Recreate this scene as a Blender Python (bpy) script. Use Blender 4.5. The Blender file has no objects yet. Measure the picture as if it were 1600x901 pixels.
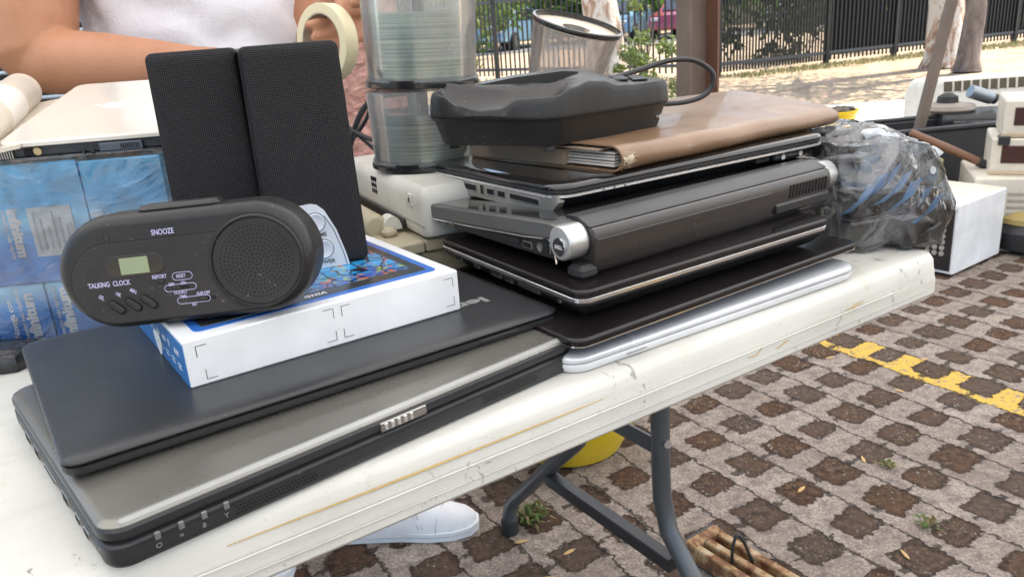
import bpy, bmesh, math, random
import numpy as np
from mathutils import Vector, Matrix, noise
R = math.radians
random.seed(7)
sc = bpy.context.scene
C = sc.collection
TZ = 0.74                                   # table top height

# ---------------------------------------------------------------- camera
cd = bpy.data.cameras.new('camera'); cam = bpy.data.objects.new('camera', cd); C.objects.link(cam)
F, PI_, RO = 1244.02, R(18.547), R(-4.306)
CP = Vector((0, 0, TZ + 0.278))
fw = Vector((0, math.cos(PI_), -math.sin(PI_))); rt = Vector((1, 0, 0)); up = rt.cross(fw)
CR = math.cos(RO) * rt + math.sin(RO) * up; CU = -math.sin(RO) * rt + math.cos(RO) * up
mw = Matrix((CR, CU, -fw)).transposed().to_4x4(); mw.translation = CP
cam.matrix_world = mw
cd.sensor_width = 36; cd.lens = F * 36 / 1600; cd.clip_start = 0.01; cd.clip_end = 500
cd.dof.use_dof = True; cd.dof.focus_distance = 0.72; cd.dof.aperture_fstop = 20
sc.camera = cam
# ---------------------------------------------------------------- sky, sun, exposure
SUN_EL, SUN_AZ = 58, 62                     # azimuth measured from +Y towards +X
w = bpy.data.worlds.new('World'); sc.world = w; w.use_nodes = True
nt = w.node_tree; bg = nt.nodes['Background']
sky = nt.nodes.new('ShaderNodeTexSky'); sky.sky_type = 'NISHITA'; sky.sun_disc = False
sky.sun_elevation = R(SUN_EL); sky.sun_rotation = R(SUN_AZ); sky.dust_density = 2.0
nt.links.new(sky.outputs[0], bg.inputs[0]); bg.inputs[1].default_value = 0.15
sl = bpy.data.lights.new('sun', 'SUN'); sun = bpy.data.objects.new('sun', sl); C.objects.link(sun)
sl.energy = 4.2; sl.angle = R(0.53); sl.color = (1, 0.93, 0.82)
sd = Vector((math.sin(R(SUN_AZ)) * math.cos(R(SUN_EL)), math.cos(R(SUN_AZ)) * math.cos(R(SUN_EL)), math.sin(R(SUN_EL))))
sun.rotation_euler = (-sd).to_track_quat('-Z', 'Y').to_euler()
sc.view_settings.view_transform = 'Standard'; sc.view_settings.look = 'None'
sc.view_settings.exposure = 1.34; sc.view_settings.gamma = 1
sc.cycles.max_bounces = 10; sc.cycles.transparent_max_bounces = 24; sc.cycles.use_denoising = True
sc.cycles.caustics_reflective = False; sc.cycles.caustics_refractive = False
try: sc.cycles.sample_clamp_indirect = 6
except Exception: pass

# ---------------------------------------------------------------- node helper
class NT:
    def __init__(s, name):
        s.m = bpy.data.materials.new(name); s.m.use_nodes = True; s.t = s.m.node_tree
        s.b = s.t.nodes['Principled BSDF']; s.out = s.t.nodes['Material Output']
        s._c = None
    def n(s, typ, **kw):
        x = s.t.nodes.new(typ)
        for k, v in kw.items(): setattr(x, k, v)
        return x
    def put(s, sock, v):
        if hasattr(v, 'is_linked') or hasattr(v, 'links'): s.t.links.new(v, sock)
        elif v is not None:
            if isinstance(v, (tuple, list)) and len(v) == 3 and len(sock.default_value) == 4: v = (*v, 1)
            sock.default_value = v
    def co(s):
        if s._c is None: s._c = s.n('ShaderNodeTexCoord').outputs['Object']
        return s._c
    def math(s, op, a, b=None, c=None, clamp=False):
        x = s.n('ShaderNodeMath', operation=op); x.use_clamp = clamp
        s.put(x.inputs[0], a); s.put(x.inputs[1], b); s.put(x.inputs[2], c)
        return x.outputs[0]
    def noise(s, scale, detail=4, rough=.6, vec=None, dist=0, dims='3D'):
        x = s.n('ShaderNodeTexNoise'); x.noise_dimensions = dims
        s.put(x.inputs['Vector'], vec or s.co()); x.inputs['Scale'].default_value = scale
        x.inputs['Detail'].default_value = detail; x.inputs['Roughness'].default_value = rough
        x.inputs['Distortion'].default_value = dist
        return x.outputs['Fac']
    def vor(s, scale, feature='F1', vec=None, out='Distance', rnd=1):
        x = s.n('ShaderNodeTexVoronoi', feature=feature); s.put(x.inputs['Vector'], vec or s.co())
        x.inputs['Scale'].default_value = scale; x.inputs['Randomness'].default_value = rnd
        return x.outputs[out]
    def scale(s, v, vec=None):
        x = s.n('ShaderNodeMapping'); s.put(x.inputs[0], vec or s.co()); x.inputs['Scale'].default_value = v
        return x.outputs[0]
    def ramp(s, fac, *stops, interp='LINEAR'):
        x = s.n('ShaderNodeValToRGB'); e = x.color_ramp; e.interpolation = interp
        for i, (p, c) in enumerate(stops):
            if isinstance(c, (int, float)): c = (c, c, c)
            q = e.elements[i] if i < 2 else e.elements.new(p)
            q.position = p; q.color = (*c, 1) if len(c) == 3 else c
        s.put(x.inputs[0], fac); return x.outputs[0]
    def mix(s, fac, a, b, mode='MIX'):
        x = s.n('ShaderNodeMix', data_type='RGBA', blend_type=mode)
        s.put(x.inputs[0], fac); s.put(x.inputs[6], a); s.put(x.inputs[7], b)
        return x.outputs[2]
    def bump(s, h, strength=.3, dist=.001, nrm=None):
        x = s.n('ShaderNodeBump'); s.put(x.inputs['Height'], h); x.inputs['Strength'].default_value = strength
        x.inputs['Distance'].default_value = dist
        if nrm: s.put(x.inputs['Normal'], nrm)
        s.put(s.b.inputs['Normal'], x.outputs[0]); return x.outputs[0]
    def set(s, **kw):
        for k, v in kw.items():
            s.put(s.b.inputs[{'col': 'Base Color', 'rough': 'Roughness', 'metal': 'Metallic', 'coat': 'Coat Weight',
                'coatr': 'Coat Roughness', 'spec': 'Specular IOR Level', 'trans': 'Transmission Weight', 'ior': 'IOR',
                'alpha': 'Alpha', 'sheen': 'Sheen Weight', 'sss': 'Subsurface Weight', 'emit': 'Emission Color', 'es': 'Emission Strength'}[k]], v)
        return s

def plastic(name, col, rough=.4, grain=0, dust=.25, metal=0, coat=0, col2=None, big=9, scr=.25, spec=.5, dustcol=(.42, .38, .32)):
    """moulded or painted surface with faint mottling, dust specks and rubbed scratches"""
    m = NT(name); c2 = col2 or tuple(x * 1.25 + .003 for x in col)
    base = m.mix(m.ramp(m.noise(big, 5), (.35, 0.), (.7, 1.)), col, c2)
    sp = m.ramp(m.noise(330, 2, .5), (.67, 0.), (.74, 1.))
    cl = m.ramp(m.noise(14, 4), (.40, 0.), (.85, 1.))
    base = m.mix(m.math('MULTIPLY', m.math('MULTIPLY', sp, cl), dust), base, dustcol)
    base = m.mix(m.math('MULTIPLY', cl, dust * .05), base, dustcol)
    rv = m.math('ADD', rough - .07, m.math('MULTIPLY', m.noise(23, 5, .7), .16), clamp=True)
    sc_ = m.ramp(m.noise(1, 3, .6, m.scale((30, 420, 60)), dist=.4), (.66, 0.), (.70, 1.))
    m.set(col=base, rough=m.math('ADD', rv, m.math('MULTIPLY', sc_, scr * .3), clamp=True), metal=metal, coat=coat, coatr=.12, spec=spec)
    h = m.math('ADD', m.math('MULTIPLY', m.noise(900, 2), grain), m.math('MULTIPLY', sc_, -.2 * scr))
    m.bump(h, .35, .0004)
    return m.m

def flat(name, col, rough=.5, metal=0, bumps=None, var=.12, **kw):
    m = NT(name)
    m.set(col=m.mix(m.noise(30, 3), tuple(c * (1 - var) for c in col), tuple(min(1, c * (1 + var)) for c in col)), rough=rough, metal=metal, **kw)
    if bumps: m.bump(m.noise(bumps[0], 4), bumps[1], bumps[2])
    return m.m

# ---------------------------------------------------------------- mesh helper
class MB:
    def __init__(s): s.v = []; s.f = []; s.mi = []; s.M = Matrix()
    def add(s, vs, fs, mi=0):
        o = len(s.v); s.v += [tuple(s.M @ Vector(v)) for v in vs]
        s.f += [tuple(i + o for i in f) for f in fs]; s.mi += [mi] * len(fs)
    def slab(s, x, y, w, d, prof, r=.004, seg=5, mi=0, mtop=None, mfn=None):
        """rounded rectangle lofted through prof = [(inset, z), ...]"""
        vs = []; n = 4 * (seg + 1)
        for ins, z in prof:
            q = max(r - ins, .0001); x0, y0, x1, y1 = x + ins, y + ins, x + w - ins, y + d - ins
            for cx, cy, a0 in ((x1 - q, y0 + q, -90), (x1 - q, y1 - q, 0), (x0 + q, y1 - q, 90), (x0 + q, y0 + q, 180)):
                for k in range(seg + 1):
                    a = R(a0 + 90 * k / seg); vs.append((cx + q * math.cos(a), cy + q * math.sin(a), z))
        fs = [tuple(range(n))[::-1]]; m = [mi]
        for j in range(len(prof) - 1):
            for i in range(n):
                fs.append((j * n + i, j * n + (i + 1) % n, (j + 1) * n + (i + 1) % n, (j + 1) * n + i)); m.append(mfn(j) if mfn else mi)
        fs.append(tuple(range((len(prof) - 1) * n, len(prof) * n))); m.append(mi if mtop is None else mtop)
        o = len(s.f); s.add(vs, fs); s.mi[o:] = m
    def box(s, x0, y0, z0, x1, y1, z1, b=.0008, mi=0, seg=2):
        b = min(b, (x1 - x0) * .4, (y1 - y0) * .4, (z1 - z0) * .4)
        s.slab(x0, y0, x1 - x0, y1 - y0, [(b, z0), (0, z0 + b), (0, z1 - b), (b, z1)], b, seg, mi)
    def tube(s, pts, r, seg=10, mi=0, sx=1):
        pts = [Vector(p) for p in pts]; n = len(pts); rr = r if isinstance(r, (list, tuple)) else [r] * n
        vs = []; prev = None
        for i, p in enumerate(pts):
            t = (pts[min(i + 1, n - 1)] - pts[max(i - 1, 0)]).normalized()
            if prev is None:
                u = t.orthogonal().normalized()
                if abs(t.z) < .9: u = t.cross(Vector((0, 0, 1))).normalized()
            else: u = (prev - t * prev.dot(t)).normalized()
            prev = u; q = t.cross(u)
            for k in range(seg):
                a = 2 * math.pi * k / seg; vs.append(p + (u * math.cos(a) * sx + q * math.sin(a)) * rr[i])
        fs = [tuple(range(seg))[::-1], tuple(range((n - 1) * seg, n * seg))]
        for j in range(n - 1):
            for k in range(seg): fs.append((j * seg + k, j * seg + (k + 1) % seg, (j + 1) * seg + (k + 1) % seg, (j + 1) * seg + k))
        s.add(vs, fs, mi)
    def cyl(s, p0, p1, r, seg=20, mi=0, b=0, r1=None):
        r1 = r if r1 is None else r1; p0 = Vector(p0); p1 = Vector(p1)
        if b:
            t = (p1 - p0).normalized() * b
            s.tube([p0, p0 + t * .3, p0 + t, p1 - t, p1 - t * .3, p1], [r - b, r - b * .3, r, r1, r1 - b * .3, r1 - b], seg, mi)
        else: s.tube([p0, p1], [r, r1], seg, mi)
    def lathe(s, prof, seg=48, mi=0, c=(0, 0, 0), closed=False):
        vs = []; n = len(prof)
        for r, z in prof:
            for k in range(seg):
                a = 2 * math.pi * k / seg; vs.append((c[0] + r * math.cos(a), c[1] + r * math.sin(a), c[2] + z))
        fs = []
        for j in range(n - 1 + (1 if closed else 0)):
            j2 = (j + 1) % n
            for k in range(seg): fs.append((j * seg + k, j * seg + (k + 1) % seg, j2 * seg + (k + 1) % seg, j2 * seg + k))
        if not closed:
            fs.append(tuple(range(seg))[::-1]); fs.append(tuple(range((n - 1) * seg, n * seg)))
        s.add(vs, fs, mi)
    def poly(s, pts, z0, z1, mi=0):
        n = len(pts); vs = [(x, y, z0) for x, y in pts] + [(x, y, z1) for x, y in pts]
        s.add(vs, [tuple(range(n))[::-1], tuple(range(n, 2 * n))] + [(i, (i + 1) % n, n + (i + 1) % n, n + i) for i in range(n)], mi)
    def loft(s, rings, mi=0, cap=True, close=True):
        n = len(rings[0]); vs = [p for r_ in rings for p in r_]; fs = []
        for j in range(len(rings) - 1):
            for k in range(n if close else n - 1): fs.append((j * n + k, j * n + (k + 1) % n, (j + 1) * n + (k + 1) % n, (j + 1) * n + k))
        if cap: fs += [tuple(range(n))[::-1], tuple(range((len(rings) - 1) * n, len(rings) * n))]
        s.add(vs, fs, mi)
    def text(s, txt, size, M, mi=0, off=0.0, sp=1.0, shear=0, align='LEFT', ext=.00006):
        cu = bpy.data.curves.new('t', 'FONT'); cu.body = txt; cu.size = size; cu.offset = off; cu.space_character = sp
        cu.shear = shear; cu.align_x = align; cu.extrude = ext; cu.resolution_u = 4
        o = bpy.data.objects.new('t', cu); C.objects.link(o); dg = bpy.context.evaluated_depsgraph_get(); dg.update()
        me = bpy.data.meshes.new_from_object(o.evaluated_get(dg))
        s.add([M @ v.co for v in me.vertices], [tuple(p.vertices) for p in me.polygons], mi)
        bpy.data.objects.remove(o); bpy.data.curves.remove(cu); bpy.data.meshes.remove(me)
    def build(s, name, mats, parent=None, ang=35, fix=True, smooth=True):
        me = bpy.data.meshes.new(name); me.from_pydata(s.v, [], s.f)
        for m in (mats if isinstance(mats, (list, tuple)) else [mats]): me.materials.append(m)
        me.polygons.foreach_set('material_index', s.mi)
        if fix:
            b = bmesh.new(); b.from_mesh(me); bmesh.ops.recalc_face_normals(b, faces=b.faces); b.to_mesh(me); b.free()
        if smooth:
            me.shade_smooth(); me.set_sharp_from_angle(angle=R(ang))
        me.validate(); me.update()
        o = bpy.data.objects.new(name, me); C.objects.link(o); o.parent = parent
        if smooth and ang < 70:
            wn = o.modifiers.new('weighted', 'WEIGHTED_NORMAL'); wn.keep_sharp = True; wn.weight = 100
        return o

def tag(o, label, cat, group=None, kind=None):
    o['label'] = label; o['category'] = cat
    if group: o['group'] = group
    if kind: o['kind'] = kind
    return o
def thing(name, label, cat, loc=(0, 0, 0), rot=(0, 0, 0), group=None):
    o = bpy.data.objects.new(name, None); C.objects.link(o); o.location = loc; o.rotation_euler = rot
    o.empty_display_size = .05
    return tag(o, label, cat, group)
def struct(o, kind='structure'): o['kind'] = kind; return o
def place(fit, extra=None):
    x, y, yaw, w_, d, z, h, tx, ty = fit
    return (x, y, TZ + z), (math.atan(ty), -math.atan(tx), R(yaw))
FRONT = Matrix(((1, 0, 0, 0), (0, 0, -1, 0), (0, 1, 0, 0), (0, 0, 0, 1)))       # xy drawing -> wall facing -y
def onfront(x, z, y=0.0, rot=0): return Matrix.Translation((x, y, z)) @ FRONT @ Matrix.Rotation(R(rot), 4, 'Z')
def ontop(x, y, z, rot=0): return Matrix.Translation((x, y, z)) @ Matrix.Rotation(R(rot), 4, 'Z')
LEFTM = Matrix(((0, 0, -1, 0), (-1, 0, 0, 0), (0, 1, 0, 0), (0, 0, 0, 1)))      # drawing -> wall facing -x, right = -y
def onleft(y, z, x=0.0, rot=0): return Matrix.Translation((x, y, z)) @ LEFTM @ Matrix.Rotation(R(rot), 4, 'Z')

# ================================================================= GROUND
LO = (.8712, 1.5068); LU = (.1075, .0693); LV = (.0707, -.1221)
det = LU[0] * LV[1] - LU[1] * LV[0]; IA = (LV[1] / det, -LV[0] / det); IB = (-LU[1] / det, LU[0] / det)
def paver_mat():
    m = NT('paver_concrete'); sx = m.n('ShaderNodeSeparateXYZ'); m.put(sx.inputs[0], m.co())
    X = m.math('SUBTRACT', sx.outputs[0], LO[0]); Y = m.math('SUBTRACT', sx.outputs[1], LO[1])
    n1 = m.math('MULTIPLY', m.math('SUBTRACT', m.noise(16, 4, .65), .5), .30)
    n2 = m.math('MULTIPLY', m.math('SUBTRACT', m.noise(17, 4, .65, m.scale((1, 1, 1), None)), .5), .30)
    off = m.n('ShaderNodeMapping'); m.put(off.inputs[0], m.co()); off.inputs['Location'].default_value = (5.3, 2.1, 0)
    n2 = m.math('MULTIPLY', m.math('SUBTRACT', m.noise(16, 4, .65, off.outputs[0]), .5), .30)
    nf = m.math('MULTIPLY', m.math('SUBTRACT', m.noise(75, 3, .6), .5), .2)
    a0 = m.math('ADD', m.math('MULTIPLY', X, IA[0]), m.math('MULTIPLY', Y, IA[1]))
    b0 = m.math('ADD', m.math('MULTIPLY', X, IB[0]), m.math('MULTIPLY', Y, IB[1]))
    a = m.math('ADD', m.math('ADD', a0, n1), nf); b = m.math('ADD', m.math('ADD', b0, n2), nf)
    fa = m.math('MULTIPLY', m.math('ABSOLUTE', m.math('SUBTRACT', m.math('FRACT', m.math('ADD', a, 100.43)), .5)), .80)     # 0 at hole centre
    fb = m.math('ABSOLUTE', m.math('SUBTRACT', m.math('FRACT', m.math('ADD', b, 100.5)), .5))
    def cell(p, q):
        cx = m.n('ShaderNodeCombineXYZ'); m.put(cx.inputs[0], m.math('FLOOR', m.math('ADD', a0, p))); m.put(cx.inputs[1], m.math('FLOOR', m.math('ADD', b0, q)))
        wn = m.n('ShaderNodeTexWhiteNoise'); m.put(wn.inputs['Vector'], cx.outputs[0]); return wn
    hc = cell(100.43, 100.5); pc = cell(100.58, 100.0)
    hs = m.n('ShaderNodeSeparateColor'); m.put(hs.inputs[0], hc.outputs['Color']); ps = m.n('ShaderNodeSeparateColor'); m.put(ps.inputs[0], pc.outputs['Color'])
    fa = m.math('ADD', fa, m.math('MULTIPLY', m.math('SUBTRACT', hs.outputs[0], .5), .09)); fb = m.math('ADD', fb, m.math('MULTIPLY', m.math('SUBTRACT', hs.outputs[1], .5), .09))
    hole = m.math('MAXIMUM', fa, fb)
    # bevelled corners
    hole = m.math('MAXIMUM', hole, m.math('MULTIPLY', m.math('ADD', fa, fb), .56))
    edge = m.math('SUBTRACT', hole, .272)                      # <0 inside the hole
    ja = m.math('ABSOLUTE', m.math('SUBTRACT', m.math('FRACT', m.math('ADD', a, 100.08)), .5))
    j = m.math('MINIMUM', m.math('MULTIPLY', ja, 1.0), fb)
    # the cross joint only where the strips run between holes
    j = m.math('MINIMUM', ja, m.math('ADD', fb, m.math('MULTIPLY', m.math('LESS_THAN', fa, .2), 1)))
    joint = m.ramp(j, (.004, 1.), (.028, 0.))
    soil = m.ramp(edge, (0.0, 1.), (.022, 0.))
    kill = m.ramp(m.noise(5, 3), (.62, 0.), (.72, 1.))
    # concrete
    big = m.noise(7, 4, .6); fine = m.noise(160, 4, .75); pits = m.vor(210)
    conc = m.mix(m.math('ADD', m.math('MULTIPLY', m.ramp(big, (.3, 0.), (.7, 1.)), .6), m.math('MULTIPLY', ps.outputs[0], .4)), (.27, .210, .172), (.49, .415, .352))
    conc = m.mix(m.ramp(m.noise(34, 5, .7), (.44, 0.), (.64, .85)), conc, (.155, .128, .115))
    conc = m.mix(m.ramp(fine, (.38, .75), (.60, 0.)), conc, (.10, .08, .07))
    conc = m.mix(m.ramp(m.noise(230, 3, .7), (.6, 0.), (.72, .55)), conc, (.52, .48, .43))
    # worn yellow paint on one row of pavers
    band = m.math('MULTIPLY', m.math('GREATER_THAN', a, 3.40), m.math('LESS_THAN', a, 4.40))
    wear = m.ramp(m.noise(60, 5, .75), (.40, 0.), (.47, 1.))
    pa = m.math('MULTIPLY', band, wear)
    conc = m.mix(pa, conc, m.mix(m.noise(90, 3), (.50, .31, .05), (.66, .44, .09)))
    # soil
    g = m.noise(60, 5, .75)
    so = m.ramp(g, (.30, (.016, .010, .007)), (.5, (.095, .050, .028)), (.70, (.27, .165, .10)))
    so = m.mix(m.ramp(m.noise(9, 2), (.4, 0.), (.65, .7)), so, (.15, .078, .042)); so = m.mix(m.math('MULTIPLY', hs.outputs[2], .5), so, m.mix(g, (.05, .04, .035), (.22, .19, .165)))
    st = m.vor(120, out='Color'); stf = m.ramp(m.vor(120), (.12, 1.), (.30, 0.))
    stf = m.math('MULTIPLY', stf, m.ramp(m.noise(13, 2), (.5, 0.), (.6, 1.)))
    so = m.mix(stf, so, m.mix(.95, st, (.24, .20, .165)))
    col = m.mix(m.math('MULTIPLY', joint, .88), conc, (.045, .034, .028))
    rim = m.ramp(m.math('ABSOLUTE', m.math('SUBTRACT', edge, -.012)), (.0, .75), (.05, 0.))  # dark edge inside each soil hole, occlusion put into the colour
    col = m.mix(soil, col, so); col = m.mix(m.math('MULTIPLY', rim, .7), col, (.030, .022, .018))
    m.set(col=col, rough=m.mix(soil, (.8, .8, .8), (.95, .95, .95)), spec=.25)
    h = m.math('SUBTRACT', m.math('MULTIPLY', fine, .10), m.math('MULTIPLY', joint, .6))
    h = m.math('SUBTRACT', h, m.math('MULTIPLY', m.ramp(edge, (-.03, 1.), (.02, 0.)), 1.0))
    h = m.math('ADD', h, m.math('MULTIPLY', soil, m.math('MULTIPLY', m.noise(110, 5, .8), .9)))
    m.bump(h, 1.0, .011)
    return m.m

def sheet(name, x0, y0, x1, y1, z, mat_, cx=10, cy=10, amp=0, fr=.3, edge=0):
    mb = MB(); vs = []
    for j in range(cy + 1):
        for i in range(cx + 1):
            x = x0 + (x1 - x0) * i / cx; y = y0 + (y1 - y0) * j / cy
            if edge and j == 0: y += edge * noise.noise(Vector((x * .9, 3, 0)))
            vs.append((x, y, z + amp * noise.noise(Vector((x * fr, y * fr, 0)))))
    fs = [(j * (cx + 1) + i, j * (cx + 1) + i + 1, (j + 1) * (cx + 1) + i + 1, (j + 1) * (cx + 1) + i) for j in range(cy) for i in range(cx)]
    mb.add(vs, fs); return mb.build(name, mat_, fix=False)

m = NT('leaf_litter')
lv = m.vor(26, out='Color'); ld = m.vor(26)
c_ = m.ramp(m.noise(3.0, 5, .7), (.3, (.20, .135, .08)), (.5, (.50, .37, .23)), (.75, (.62, .50, .33)))
c_ = m.mix(.3, c_, m.mix(.75, lv, (.55, .40, .24)))
c_ = m.mix(m.ramp(m.noise(1.1, 3), (.45, 0.), (.6, .35)), c_, (.22, .16, .10))
m.set(col=c_, rough=.9); m.bump(m.math('ADD', ld, m.noise(12, 4)), .9, .03)
MLITTER = m.m
m = NT('concrete_path'); m.set(col=m.mix(m.noise(1.5, 5), (.52, .50, .46), (.66, .64, .60)), rough=.85); m.bump(m.noise(60, 4), .4, .002)
MPATH = m.m
struct(sheet('ground', -150, -40, 150, 260, -.012, MLITTER, 40, 40))
struct(sheet('paved_ground', -12, -6, 16, 6.0, 0.0, paver_mat(), 8, 8))
struct(sheet('concrete_path', -14, 5.95, 18, 7.9, .012, MPATH, 20, 3))
m = NT('asphalt'); m.set(col=m.mix(m.noise(8, 5), (.10, .10, .10), (.16, .155, .15)), rough=.9); m.bump(m.noise(90, 3), .4, .003)
struct(sheet('road', -60, 27, 80, 36, .0, m.m, 8, 3))

def leaf_card_crown(mb, c, rad, n, size, seed, squash=1.0):
    rnd = random.Random(seed); c = Vector(c)
    cl = [c + Vector((rnd.gauss(0, .5) * rad, rnd.gauss(0, .5) * rad, rnd.gauss(0, .38) * rad * squash)) for _ in range(max(4, n // 60))]
    for _ in range(n):
        q = rnd.choice(cl); p = q + Vector((rnd.gauss(0, .17), rnd.gauss(0, .17), rnd.gauss(0, .13))) * rad
        d = Vector((rnd.gauss(0, 1), rnd.gauss(0, 1), rnd.gauss(0, .7))).normalized(); e = d.orthogonal().normalized()
        e = (Matrix.Rotation(rnd.uniform(0, 6.3), 3, d) @ e); g = d.cross(e); s = size * rnd.uniform(.6, 1.3)
        mb.add([p - e * s, p - g * s * .42 + e * s * .1, p + e * s, p + g * s * .42 + e * s * .1], [(0, 1, 2, 3)], rnd.choice((0, 0, 1)))
def leafmat(name, c1, c2):
    m = NT(name); m.set(col=m.mix(m.noise(6, 3), c1, c2), rough=.6, spec=.3)
    tr = m.n('ShaderNodeBsdfTranslucent'); m.put(tr.inputs[0], tuple(x * 1.3 for x in c2))
    mx = m.n('ShaderNodeMixShader'); mx.inputs[0].default_value = .35
    m.t.links.new(m.b.outputs[0], mx.inputs[1]); m.t.links.new(tr.outputs[0], mx.inputs[2]); m.t.links.new(mx.outputs[0], m.out.inputs[0])
    return m.m
LF1, LF2, LF3 = leafmat('leaf_green', (.03, .07, .015), (.07, .13, .03)), leafmat('leaf_yellow_green', (.10, .14, .03), (.16, .20, .05)), leafmat('leaf_pale', (.12, .17, .08), (.20, .25, .12))

# grass strip along the fence foot (stuff)
mb = MB(); rnd = random.Random(3)
FP = [Vector((-6.2, 20.7, 0)), Vector((3.3, 12.2, 0)), Vector((11.2, 15.6, 0))]
for k in range(5200):
    if rnd.random() < .35: t = rnd.random(); p = FP[0].lerp(FP[1], t) + Vector((-.5, -.6, 0)) * rnd.random()
    else: t = rnd.random(); p = FP[1].lerp(FP[2], t) + Vector((.25, -.6, 0)) * (rnd.random() * (1 + 2.6 * max(0, t - .5)))
    h = rnd.uniform(.02, .07); a = rnd.uniform(0, 6.28); d = Vector((math.cos(a), math.sin(a), 0)) * .012
    mb.add([p - d, p + d, p + Vector((rnd.uniform(-.03, .03), rnd.uniform(-.03, .03), h))], [(0, 1, 2)], rnd.choice((0, 1)))
struct(mb.build('grass', [leafmat('grass_blade', (.08, .13, .04), (.15, .18, .08)), leafmat('dry_grass', (.28, .24, .13), (.36, .31, .18))], fix=False, smooth=False), 'stuff')

# ================================================================= TABLE
m = NT('white_table_plastic')
ta = R(32.61)
lng = m.noise(1, 5, .65, m.scale((3, 46, 60)))
b_ = m.mix(m.ramp(m.noise(5, 5), (.35, 0.), (.7, 1.)), (.60, .585, .53), (.68, .665, .61))
b_ = m.mix(m.ramp(lng, (.52, 0.), (.70, .5)), b_, (.48, .46, .40))
scf = m.ramp(m.noise(1, 5, .7, m.scale((60, 22, 40)), dist=1.2), (.615, 0.), (.65, .8))
scf = m.math('MULTIPLY', scf, m.ramp(m.noise(7, 2), (.45, 0.), (.6, 1.)))
b_ = m.mix(scf, b_, (.13, .12, .10))
b_ = m.mix(m.ramp(m.noise(300, 2), (.70, 0.), (.76, .6)), b_, (.25, .2, .15))
b_ = m.mix(m.ramp(m.noise(9, 4, .7), (.60, 0.), (.72, .35)), b_, (.50, .36, .14)); b_ = m.mix(m.ramp(m.noise(3.5, 6, .75), (.50, 0.), (.75, .45)), b_, (.44, .42, .37))
m.set(col=b_, rough=.5, spec=.4); m.bump(m.math('ADD', m.math('MULTIPLY', lng, .8), m.math('SUBTRACT', m.math('MULTIPLY', m.noise(330, 3), .6), m.math('MULTIPLY', scf, .8))), .35, .0012)
MTABLE = m.m
GREYP = plastic('grey_painted_steel', (.075, .082, .09), .36, dust=.2, metal=.3, coat=.2)
BLACKR = plastic('black_rubber', (.018, .018, .019), .6, dust=.3)
TX, TY = 0.0, .5326
TW, TD = 1.52, .76                                       # length, depth
table = thing('folding_table', 'white plastic folding table with scuffed edge and grey steel legs, carrying the electronics', 'table', (TX + .5812 * math.cos(ta), TY + .5812 * math.sin(ta), 0), (0, 0, ta))
mb = MB()
mb.slab(-TW, 0, TW, TD, [(.012, TZ - .049), (.004, TZ - .0485), (.0, TZ - .044), (.0005, TZ - .03), (.002, TZ - .027), (.002, TZ - .022), (.0035, TZ - .016), (.0045, TZ - .008), (.008, TZ - .0025), (.013, TZ - .0004), (.02, TZ)], .026, 10)
mb.build('tabletop', MTABLE, table, 60)
mb = MB()                                                # raised mould line and rust stained scratch on the edge
mb.tube([(-1.45, -.0004, TZ - .0245), (-.9, -.0007, TZ - .0245), (-.1, -.0004, TZ - .0245)], .0008, 6)
mb.build('edge_ridge', MTABLE, table)
for zz, yy in ((.0105, .0052), (.0365, -.0008)):
    mb = MB(); mb.tube([(-1.47, yy, TZ - zz), (-.8, yy, TZ - zz), (-.04, yy, TZ - zz)], .0005, 6); mb.build('edge_ridge', MTABLE, table)
OCH = flat('ochre_paint_streak', (.52, .35, .12), .7, var=.3)
mb = MB(); mb.tube([(-.80, .0030, TZ - .014), (-.68, .0020, TZ - .0148), (-.56, .0024, TZ - .0155), (-.50, .0035, TZ - .0158)], [.0003, .0008, .0006, .0003], 6); mb.build('ochre_scratch', OCH, table)
for k, (x, z) in enumerate([(-.185, .022), (-.172, .0235), (-.33, .03), (-.29, .033)]):
    mb = MB(); mb.tube([(x, -.0002, TZ - z), (x + .012, .0002, TZ - z + .004 * (k % 2) - .001), (x + .02, .0008, TZ - z + .003)], [.0003, .0006, .0003], 6); mb.build('ochre_mark', OCH, table)
# wishbone leg sets (table local: x runs along the table, y across it)
for lx in (-.134, -1.386):
    for pts in ([(.322, TZ - .046), (.322, .46), (.322, .36), (.320, .315), (.306, .262), (.262, .212), (.15, .115), (.078, .05), (.064, .03), (.062, .012)],
                [(.520, TZ - .046), (.520, .46), (.520, .36), (.524, .325), (.545, .303), (.60, .248), (.676, .168), (.745, .098), (.765, .072), (.775, .045), (.776, .012)]):
        mb = MB(); mb.tube([(lx, v, z) for v, z in pts], .0145, 14)
        lg = mb.build('leg', GREYP, table, 60)
        mb = MB(); mb.cyl((lx, pts[-1][0], 0.001), (lx, pts[-1][0], .034), .018, 16, b=.003)
        mb.build('foot_cap', BLACKR, lg)
    mb = MB(); mb.box(lx - .012, .296, .196, lx + .012, .62, .220, .002); mb.build('crossbar', plastic('dark_steel', (.02, .021, .023), .4, dust=.3), table)
    mb = MB(); mb.box(lx - .003, .33, .385, lx + .003, .52, .412, .001); mb.build('brace', GREYP, table)
    mb = MB(); mb.cyl((lx - .002, .307, .415), (lx - .004, .302, .4155), .006, 10); mb.build('rivet', flat('zinc_rivet', (.7, .7, .7), .3, 1), table)
    mb = MB(); mb.tube([(lx, .42, .40), (lx - (.3 if lx > -1 else -.3), .42, TZ - .05)], .008, 8); mb.build('folding_strut', GREYP, table)

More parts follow.
